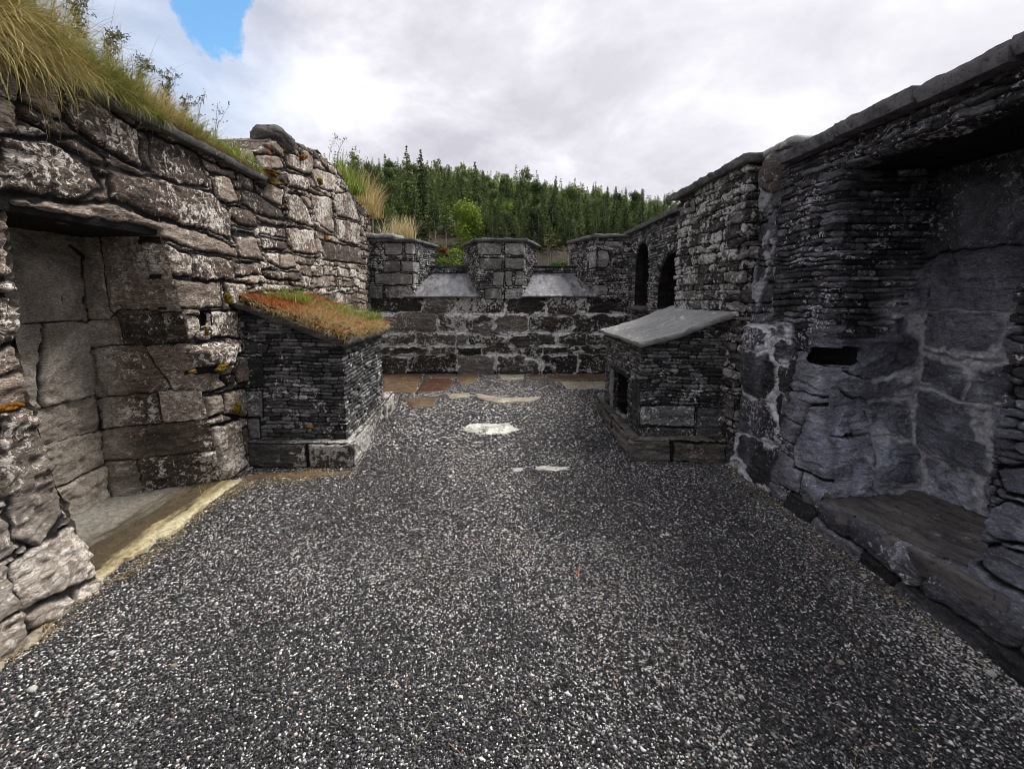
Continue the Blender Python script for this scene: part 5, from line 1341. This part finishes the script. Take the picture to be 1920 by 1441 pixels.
weed(wpt(509, 318, -2.24), 0.26, (0.02, -0.05), 'umbel', 'rusty red weed stalk growing below the rounded capstone', 99, mat='stalk_red')
def flowers():
    root = empty('flower_plant', wpt(485, 325, -2.24), 'small violet bellflowers on the coping left of the rusty stalk', 'flower')
    st = Bag()
    base = np.array(root.location)
    for k in range(9):
        p = base + np.array([rng.normal(0, .03), rng.normal(0, .10), 0]); t = p + np.array([rng.normal(0, .02), rng.normal(0, .02), rng.uniform(.06, .14)])
        st.tube([p, (p + t) / 2, t], 0.0012, 0.0008, 0.4, 3)
        b = Bag()
        for q in range(5): b.leaf(t, [math.cos(q * 1.26), math.sin(q * 1.26), 0.5], 0.014, 0.005, rng.random())
        b.obj('flower_head', M['violet'], root)
        for q in range(6): st.leaf(p + (t - p) * rng.random(), rng.normal(size=3), 0.03, 0.004, rng.random())
    st.obj('foliage', M['green_tuft'], root)
flowers()
def tuft(name, mat, pts, n, L, label, spread=0.06, lean=0.0, width=(0.003, 0.006), tone=(0.6, 0.25), tilt=(0.0, 0.35), bend=(0.0, 0.8), cat='grass tuft', kind=None, azc=None, azs=0.8):
    pts = np.array(pts, float); k = rng.integers(0, len(pts), n)
    t = rng.random(n); k2 = np.minimum(k + 1, len(pts) - 1)
    root = pts[k] * (1 - t[:, None]) + pts[k2] * t[:, None] + rng.normal(0, spread, (n, 3)) * [1, 1, 0.15]
    az = rng.uniform(0, 6.28, n) if azc is None else rng.normal(azc, azs, n)
    c = pts.mean(0)
    o = blades(name, M[mat], root, az, rng.uniform(*tilt, n), rng.uniform(*L, n), rng.uniform(*bend, n), rng.uniform(*width, n), tone=np.clip(rng.normal(tone[0], tone[1], n), 0, 1), S=5, loc=tuple(c))
    return tag(o, label, cat, kind=kind)
tuft('grass_tuft', 'straw', [wpt(672, 372, -2.42), wpt(690, 392, -2.44), wpt(700, 408, -2.46)], 520, (0.25, 0.75), 'tall straw grass tuft at the far end of the raised left wall', 0.07, width=(0.006, 0.012), tone=(0.6, 0.25), azc=0.3, azs=1.4)
tuft('grass_tuft', 'green_tuft', [wpt(628, 322, -2.45), wpt(650, 345, -2.43), wpt(668, 365, -2.42)], 520, (0.12, 0.38), 'yellow green grass tuft along the raised left wall, before the straw one', 0.08, width=(0.006, 0.011), tone=(0.6, 0.3), azc=0.3, azs=1.2)
tuft('grass_tuft', 'straw', [(-2.30, 9.3, 2.68), (-2.05, 9.3, 2.68), (-1.80, 9.35, 2.68)], 300, (0.2, 0.62), 'upright dry grass tuft standing behind the left merlon coping', 0.06, width=(0.008, 0.014), tone=(0.85, 0.2))
tuft('grass_tuft', 'green_tuft', [wpt(474, 318, -2.36), wpt(468, 312, -2.40)], 160, (0.04, 0.12), 'small green tuft tucked against the rounded capstone', 0.03, tone=(0.5, 0.2))

# ------------------------------------------------------------------ TURF ON THE LEFT BLOCK
def blk_z(X): return 1.17 + np.clip(-X - 1.33, 0, 1.1) * 0.379
slab4('turf', None, M['soil'], (-1.36, 3.93, 1.215), (-1.36, 5.46, 1.215), (-2.30, 5.46, 1.58), (-2.30, 3.93, 1.58), 0.06, 60, 40, 77, 0.05, 0.035, loc=(-1.8, 4.7, 1.3))
tag(bpy.data.objects['turf.001'], 'thin sheet of turf soil lying on the left slate block', 'turf', kind='stuff')
def blk_grass(name, mat, n, xr, yr, L, label, tone, tilt, bend, azc=None, azs=1.0, width=(0.002, 0.005), dz=0.055, dens=None):
    X = rng.uniform(*xr, n); Y = rng.uniform(*yr, n)
    if dens is not None:
        k = rng.random(n) < dens(X, Y); X = X[k]; Y = Y[k]
    n = len(X)
    az = rng.uniform(0, 6.28, n) if azc is None else rng.normal(azc, azs, n)
    o = blades(name, M[mat], np.column_stack([X, Y, blk_z(X) + dz + 0.01 * fbm(X * 5, Y * 5, 2, 3)]), az, rng.uniform(*tilt, n), rng.uniform(*L, n), rng.uniform(*bend, n), rng.uniform(*width, n),
               tone=np.clip(rng.normal(*tone, n), 0, 1), S=4, loc=(float(np.mean(xr)), float(np.mean(yr)), 1.3))
    tag(o, label, 'grass' if mat != 'red_moss' else 'moss', kind='stuff')
bump2 = lambda X, Y, s: 0.5 + fbm(X * 4, Y * 4, 3, s)
blk_grass('moss', 'red_moss', 20000, (-2.32, -1.33), (3.90, 5.47), (0.02, 0.055), 'rust red moss covering the turf on the left slate block', (0.42, 0.26), (0.2, 1.3), (0.2, 1.2), dens=lambda X, Y: np.clip(np.maximum(sstep(-1.7, -2.0, X), sstep(-1.6, -1.36, X) * 0.7) + 0.25 + fbm(X * 5, Y * 5, 3, 9), 0, 1), dz=0.062)
blk_grass('dry_grass', 'straw', 4600, (-2.15, -1.34), (3.88, 5.3), (0.06, 0.24), 'matted straw grass spilling over the front of the left slate block', (0.55, 0.28), (0.9, 1.6), (0.0, 0.8), azc=-0.5, azs=1.0, dens=lambda X, Y: np.clip(sstep(-2.1, -1.6, X) * 1.1 + 0.1 + 0.5 * fbm(X * 4, Y * 4, 2, 19), 0, 1), dz=0.06)
def fringe():
    n = 1300; t = rng.random(n); front = rng.random(n) < 0.55
    X = np.where(front, -2.25 + 0.92 * t, -1.335); Y = np.where(front, 3.905, 3.92 + 1.5 * t)
    cl = vn(X * 9 + Y * 9, X * 0, 5); k = rng.random(n) < 0.25 + cl; X = X[k]; Y = Y[k]; front = front[k]; n = len(X)
    o = blades('dry_grass', M['straw'], np.column_stack([X, Y, blk_z(X) + rng.uniform(0.01, 0.06, n)]), np.where(front, -1.57, 0.0) + rng.normal(0, 0.8, n), rng.uniform(0.4, 1.6, n), rng.uniform(0.03, 0.11, n), rng.uniform(0.8, 2.0, n),
               rng.uniform(0.002, 0.005, n), tone=np.clip(rng.normal(0.4, 0.3, n), 0, 1), S=4)
    tag(o, 'ragged fringe of straw over the edges of the left block slab', 'grass', kind='stuff')
fringe()
tuft('grass_tuft', 'green_tuft', [(-2.20, 4.25, 1.56), (-2.12, 4.50, 1.53), (-2.05, 4.65, 1.5)], 420, (0.08, 0.2), 'green grass tuft at the top end of the left block turf', 0.07, tone=(0.55, 0.22), tilt=(0.1, 0.9), bend=(0.2, 1.2))
tuft('grass_tuft', 'green_tuft', [(-1.85, 4.75, 1.43), (-1.65, 4.95, 1.35), (-1.48, 5.1, 1.29)], 620, (0.08, 0.19), 'bright green grass tuft at the lower back of the left block turf', 0.06, tone=(0.45, 0.2), tilt=(0.1, 0.9), bend=(0.2, 1.2))

# ------------------------------------------------------------------ MOSS CUSHIONS ON THE LEFT WALL
def moss(px, py, X, w, h, mat, label, seed, d=0.03):
    c = onX(px, py, X); root = empty('moss_clump', c, label, 'moss')
    r_ = np.random.default_rng(seed)
    allv = []; allf = []; n0 = 0
    for k in range(7):
        bm = bmesh.new(); bmesh.ops.create_icosphere(bm, subdivisions=3, radius=1)
        v = np.array([a.co[:] for a in bm.verts]); f = np.array([[a.index for a in q.verts] for q in bm.faces]); bm.free()
        nz = np.array([mnoise.fractal(Vector(q) * 2.2 + Vector((k, seed, 0)), 1, 2, 4) for q in v])
        v = v * (1 + 0.35 * nz)[:, None] * [d, w * r_.uniform(.3, .5), h * r_.uniform(.3, .55)] + [0, r_.uniform(-.6, .6) * w, r_.uniform(-.5, .5) * h]
        allv.append(v + np.array(c)); allf.append(f + n0); n0 += len(v)
    o = mesh_obj('cushion', np.concatenate(allv), np.concatenate(allf), M[mat], root)
moss(428, 562, -2.29, 0.035, 0.055, 'moss_y', 'yellow moss clump beside the dark stone at the turf block top', 1)
moss(415, 688, -2.21, 0.085, 0.035, 'moss_y', 'wide yellow moss clump under the projecting ledge stone', 2)
moss(360, 696, -2.21, 0.055, 0.012, 'moss_y', 'thin yellow moss strip left of the wide moss clump', 3, 0.015)
moss(440, 765, -2.29, 0.06, 0.07, 'moss_y', 'olive moss clump low on the wall near the slate block', 4)
moss(388, 622, -2.28, 0.012, 0.03, 'moss_y', 'tiny yellow moss spot under the square hole', 5, 0.015)
moss(12, 765, -2.26, 0.09, 0.022, 'moss_o', 'orange moss clump on the near pillar at the picture edge', 6)
moss(508, 325, -2.24, 0.10, 0.035, 'moss_b', 'brown orange moss clump at the far end of the coping', 7, 0.05)
moss(612, 447, -2.31, 0.09, 0.05, 'moss_o', 'orange moss patch high on the far part of the wall', 8, 0.02)
moss(567, 296, -2.30, 0.06, 0.04, 'moss_o', 'orange moss clump on the stone behind the rounded capstone', 9, 0.03)
moss(600, 341, -2.28, 0.045, 0.05, 'moss_y', 'bright yellow moss spot on the raised wall part', 10, 0.03)
moss(540, 256, -2.28, 0.05, 0.02, 'moss_y', 'yellow moss on the rounded capstone', 11, 0.02)
moss(580, 800, -1.55, 0.02, 0.02, 'moss_b', 'brown moss on the ledge of the left plinth', 12, 0.03)

# ------------------------------------------------------------------ TREES
def trunk_bag(h, r, k=6, seed=0, top=0.97):
    r_ = np.random.default_rng(seed); b = Bag()
    P = [np.array([0.012 * h * t * r_.normal(), 0.012 * h * t * r_.normal(), h * top * t - 0.5 * (t == 0)]) for t in np.linspace(0, 1, 6)]
    b.tube(P, r, r * 0.12, 0.5, k); return b
def spruce_bag(h, R0, start, whorls, nb, cl, seed, tri=0.55):
    r_ = np.random.default_rng(seed); V = []; Rn = []
    for w in range(whorls):
        t = w / (whorls - 1); z = h * (start + (1 - start) * t ** 0.92)
        Lr = R0 * (1 - t) ** 1.0 + 0.10
        for q in range(nb if t < 0.8 else max(4, nb - 2)):
            a = r_.uniform(0, 6.28); L = Lr * r_.uniform(0.72, 1.06); z = h * (start + (1 - start) * min(1, t + r_.uniform(-0.45, 0.45) / whorls) ** 0.92)
            m = max(2, int(cl * (0.35 + 0.65 * (1 - t))))
            s = (np.arange(m) + r_.uniform(0.2, 1.0)) / m
            x = np.cos(a) * L * s; y = np.sin(a) * L * s; zz_ = z - 0.28 * L * s + 0.10 * L * s ** 3
            c = np.stack([x, y, zz_], 1)
            for rep in range(2):
                sz = tri * (0.55 + 0.6 * (1 - t)) * r_.uniform(0.6, 1.2, m)
                d = r_.normal(0, 1, (m, 3)) * [0.8, 0.8, 0.35] + np.array([np.cos(a), np.sin(a), -0.5])
                d /= np.linalg.norm(d, axis=1, keepdims=True)
                e = r_.normal(0, 1, (m, 3)); e = np.cross(d, e); e /= np.linalg.norm(e, axis=1, keepdims=True)
                V.append(np.stack([c - e * sz[:, None] * 0.5, c + e * sz[:, None] * 0.5, c + d * sz[:, None] * 1.25], 1)); Rn.append(np.clip(r_.normal(0.35 + 0.3 * s, 0.2), 0, 1))  # paler towards the branch ends: lit tips put into the tone
    V = np.concatenate(V); rr = np.repeat(np.concatenate(Rn), 3)
    return V.reshape(-1, 3), np.arange(len(V) * 3).reshape(-1, 3), rr
def leafy(h, cz, rx, rz, n, size, seed, lumps=9):
    r_ = np.random.default_rng(seed)
    cs = np.column_stack([r_.normal(0, rx * .45, lumps), r_.normal(0, rx * .45, lumps), cz + r_.uniform(-.75, .8, lumps) * rz])
    k = r_.integers(0, lumps, n); d = r_.normal(0, 1, (n, 3)); d /= np.linalg.norm(d, axis=1, keepdims=True)
    c = cs[k] + d * (r_.random(n) ** 0.4)[:, None] * np.array([rx * .55, rx * .55, rz * .38])
    a = r_.normal(0, 1, (n, 3)); a /= np.linalg.norm(a, axis=1, keepdims=True); e = np.cross(a, d); e /= np.linalg.norm(e, axis=1, keepdims=True) + 1e-9
    sz = size * r_.uniform(0.5, 1.2, n)[:, None]
    V = np.stack([c - e * sz * .5, c + e * sz * .5, c + a * sz], 1)
    rr = np.repeat(np.clip(r_.normal(0.35, 0.18, n) + 0.25 * d[:, 2], 0, 1), 3)
    return V.reshape(-1, 3), np.arange(n * 3).reshape(-1, 3), rr
PROT = []
def proto(kind, crown, cm, tb, tm):
    root = bpy.data.objects.new({'s': 'spruce_tree', 'p': 'pine_tree', 'b': 'birch_tree'}[kind], None)
    t = tb.obj('trunk', M[tm], root, smooth=True); c = mesh_obj('crown', crown[0], crown[1], M[cm], root, {'rnd': crown[2]}, smooth=False)
    PROT.append((kind, root, t, c))
for s_ in range(4): proto('s', spruce_bag(16, 3.0 + 0.25 * s_, 0.08 + 0.06 * s_, 22, 11, 10, 200 + s_, 0.34), 'spruce', trunk_bag(16, 0.17, 6, s_), 'bark')
for s_ in range(3): proto('s', spruce_bag(18, 2.5, 0.36 + 0.07 * s_, 17, 10, 9, 220 + s_, 0.34), 'spruce', trunk_bag(18, 0.17, 6, 20 + s_), 'bark_pale')
for s_ in range(3): proto('p', leafy(17, 13.2, 1.7, 3.6, 2200, 0.36, 240 + s_, 18), 'pine', trunk_bag(17, 0.18, 6, 30 + s_), 'bark_pale')
for s_ in range(2): proto('b', leafy(11, 6.2, 2.6, 4.6, 3600, 0.34, 260 + s_, 26), 'birch', trunk_bag(11, 0.14, 6, 40 + s_), 'bark_pale')
proto('b', leafy(12, 6.4, 2.7, 5.2, 4200, 0.34, 290, 26), 'birch_bright', trunk_bag(12, 0.14, 6, 47), 'bark_pale')
used = set()
def place_tree(i, x, y, s, rz, label, group='trees on the forested hillside', cat=None, tiltx=0.0, z=None):
    kind, root, t, c = PROT[i]
    if i in used:
        r2 = root.copy(); COL.objects.link(r2)
        t2 = t.copy(); COL.objects.link(t2); t2.parent = r2
        c2 = c.copy(); COL.objects.link(c2); c2.parent = r2
    else:
        used.add(i); r2 = root; COL.objects.link(r2)
    if z is None: z = float(ground_z(np.array([x]), np.array([y]))[0])
    r2.location = (x, y, z); r2.scale = (s, s, s * random.uniform(0.92, 1.08)); r2.rotation_euler = (0, tiltx, rz)
    tag(r2, label, cat or {'s': 'spruce', 'p': 'pine', 'b': 'birch'}[kind], group)
    return r2
spec = [
 (0, (770 - PX) / F, 122, 1.66, 'tallest spire shaped spruce standing above the ridge line on the left', 's'),
 (1, (795 - PX) / F, 118, 1.45, 'dark spruce just right of the tallest spire', 's'),
 (2, (892 - PX) / F, 121, 1.42, 'dark pointed spruce behind the bright green birch', 's'),
 (4, (783 - PX) / F, 108, 0.98, 'bare trunked spruce on the brown slope left of the birch', 's'),
 (7, (742 - PX) / F, 112, 1.0, 'broad pine with pale trunk at the left edge of the forest', 'p'),
 (12, (876 - PX) / F, 101, 1.27, 'bright green birch standing in front of dark conifers', 'b'),
 (11, (745 - PX) / F, 115, 1.15, 'round yellow green broadleaf tree behind the straw grass', 'b'),
]
for i, a, y, s, lab, k in spec:
    place_tree(i, a * y, y, s, random.uniform(0, 6), lab, group=None)
for q, (px, y) in enumerate([(808, 109), (822, 106), (838, 112), (756, 107)]):
    place_tree(4 + q % 3, (px - PX) / F * y, y, 0.9, q, ['bare trunked conifer on the brown slope, left of the leaning one', 'leaning bare trunked conifer on the brown slope above the left embrasure', 'bare trunked conifer on the brown slope close to the bright birch', 'bare trunked conifer behind the dry grass of the left merlon'][q], tiltx=[0.0, -0.12, 0.02, 0][q])
for q in range(30):
    a_ = -0.045 + 0.43 * (q + random.uniform(0.1, 0.9)) / 30; y_ = random.uniform(99.5, 104)
    wh_ = ['above the middle merlon', 'above the right embrasure', 'above the right merlon', 'above the arched wall'][int(np.searchsorted([0.085, 0.165, 0.29], a_))]
    place_tree(4 + q % 3, a_ * y_, y_, random.uniform(0.62, 0.86), random.uniform(0, 6), random.choice(['pale', 'thin', 'straight', 'slim', 'dark', 'light']) + ' trunked conifer at the very foot of the forest ' + wh_, 'conifers along the lower forest edge', tiltx=random.uniform(-.03, .03))
pts = []
r_ = np.random.default_rng(5)
def try_add(n, y0, y1, dmin):
    k = 0
    while k < n:
        y = y0 + (y1 - y0) * r_.random() ** 0.8; a = r_.uniform(-0.42, 0.56)
        x = a * y; k += 1
        if y < 128 and -0.185 < a < -0.055: continue
        if y < 112 and r_.random() < 0.25: continue
        if any((x - p[0]) ** 2 + (y - p[1]) ** 2 < dmin * dmin for p in pts[-2500:]): continue
        pts.append((x, y))
try_add(1500, 101, 140, 4.7); try_add(2600, 140, 290, 3.3)
pts.sort(key=lambda p: p[1])
vis = [p for p in pts if -0.30 < p[0] / p[1] < 0.42]
oth = [p for p in pts if not (-0.30 < p[0] / p[1] < 0.42)]
NI = 240
kinds_near = [4, 5, 6, 4, 5, 6, 4, 5, 6, 7, 8, 9, 2]; kinds_mid = [0, 1, 2, 3, 0, 1, 2, 3, 7, 8, 9, 4, 5]
labs = {'s': 'dark spruce in the dense rows of the hillside forest', 'p': 'round topped pine among the spruces of the hillside forest', 'b': 'light green birch among the conifers of the hillside forest'}
for p in vis[:NI]:
    i = random.choice(kinds_near if p[1] < 122 else kinds_mid)
    if random.random() < 0.07: i = random.choice([10, 11])
    kk = PROT[i][0]; a_ = p[0] / p[1]; sc_ = random.uniform(0.66, 1.04)
    look = {'s': 'bare trunked spruce' if i in (4, 5, 6) else ['narrow dark spruce', 'full dark spruce', 'broad green spruce', 'wide skirted spruce'][i % 4], 'p': ['loose topped pine', 'round topped pine', 'open crowned pine'][i % 3], 'b': 'light green birch'}[kk]
    zone_ = np.searchsorted([-0.24, -0.19, -0.145, -0.065, 0.01, 0.08, 0.165, 0.23, 0.30], a_)
    where = ['behind the raised left wall', 'behind the straw grass on the wall', 'above the left merlon', 'above the left embrasure', 'left above the middle merlon', 'right above the middle merlon',
             'above the right embrasure', 'left above the right merlon', 'above the right merlon corner', 'above the arched wall'][int(zone_)]
    rowy = 'in the front row' if p[1] < 110 else 'in the second row' if p[1] < 120 else 'in the middle rows' if p[1] < 135 else 'high on the slope'
    big = 'tall ' if sc_ > 0.93 else 'short ' if sc_ < 0.76 else ''
    place_tree(i, p[0], p[1], sc_, random.uniform(0, 6.28), big + look + ' ' + rowy + ' ' + where, 'hillside forest ' + {'s': 'spruces', 'p': 'pines', 'b': 'birches'}[kk])
def forest_mass(plist):
    low = [spruce_bag(15, 2.8, 0.12, 14, 8, 5, 300 + k, 0.55) for k in range(3)] + [leafy(13, 9.3, 2.0, 4.2, 700, 0.7, 320 + k, 14) for k in range(3)]
    V = []; Fc = []; Rr = []; n0 = 0
    for x, y in plist:
        v, f, r = low[random.choice([0, 1, 2, 0, 1, 2, 3, 4] if y < 240 else [0, 1, 2, 3, 4, 5])]
        s = random.uniform(0.5, 1.15) * (1.25 if random.random() < 0.06 else 1); a = random.uniform(0, 6.28); c_, s__ = math.cos(a), math.sin(a)
        z = float(ground_z(np.array([x]), np.array([y]))[0])
        V.append(np.column_stack([(v[:, 0] * c_ - v[:, 1] * s__) * s + x, (v[:, 0] * s__ + v[:, 1] * c_) * s + y, v[:, 2] * s + z])); Fc.append(f + n0); Rr.append(np.clip(r + random.uniform(-.15, .2), 0, 1)); n0 += len(v)
    o = mesh_obj('forest', np.concatenate(V), np.concatenate(Fc), M['pine'], None, {'rnd': np.concatenate(Rr)}, smooth=False)
    tag(o, 'distant conifer forest covering the upper hillside and ridge', 'forest', kind='stuff')
forest_mass(vis[NI:] + oth)
def shrub(x, y, w, h, label, seed, mat='birch', n=1500, sz=0.35):
    z = float(ground_z(np.array([x]), np.array([y]))[0])
    v, f, r = leafy(h, h * 0.5, w * 0.5, h * 0.6, n, sz, seed, 9)
    root = empty('shrub', (x, y, z), label, 'shrub')
    mesh_obj('foliage', v + np.array([x, y, z]), f, M[mat], root, {'rnd': r}, smooth=False)
    b = Bag(); 
    for k in range(5): b.tube([(x, y, z - 0.3), (x + rng.normal(0, w * .15), y + rng.normal(0, w * .15), z + h * .6)], 0.06, 0.02)
    b.obj('stems', M['bark'], root)
shrub(-0.098 * 93, 93, 6.5, 3.6, 'light green shrub seen through the left embrasure', 71)
shrub(-0.135 * 97, 97, 4.5, 4.0, 'darker green shrub left of the light one in the left embrasure', 72, 'pine')
shrub(0.13 * 95, 95, 7.0, 2.4, 'low green shrub seen through the right embrasure', 73)
shrub(-0.118 * 106, 106, 5.0, 2.2, 'rusty brown bush on the slope above the left embrasure', 74, 'stalk_red')

# small weeds by the flagstones and along the wall feet
for px, py, L_, n_, lab in [(757, 713, 0.09, 40, 'small green weed between the brown and dark red flagstones, farther one'), (785, 716, 0.07, 30, 'small green weed at the edge of the dark red flagstone, middle one'), (836, 729, 0.06, 26, 'small green weed at the right corner of the dark red flagstone'),
                            (1392, 884, 0.10, 50, 'sparse dry weed at the foot of the wall behind the right block')]:
    c_ = onZ(px, py, 0.01)
    tuft('weed_plant', 'green_tuft', [c_, c_], n_, (L_ * 0.4, L_), lab, 0.03, width=(0.006, 0.012), tilt=(0.3, 1.2), cat='weed')

def foot_litter():
    n = 700; side = rng.random(n) < 0.75
    Y = rng.uniform(1.7, 3.7, n)
    X = np.where(side, -2.16 + 0.05 * fbm(Y * 4, Y * 0, 2, 5), 2.13) + np.where(side, 1, -1) * np.abs(rng.normal(0, 0.05, n))
    o = blades('plant_litter', M['straw'], np.column_stack([X, Y, X * 0 + 0.018]), rng.uniform(0, 6.28, n), rng.uniform(1.2, 1.56, n), rng.uniform(0.02, 0.09, n), rng.uniform(-0.2, 0.3, n), rng.uniform(0.0015, 0.003, n), tone=rng.random(n) * 0.8)
    tag(o, 'dry stems and crumbs caught along the feet of both side walls', 'plant litter', kind='stuff')
foot_litter()
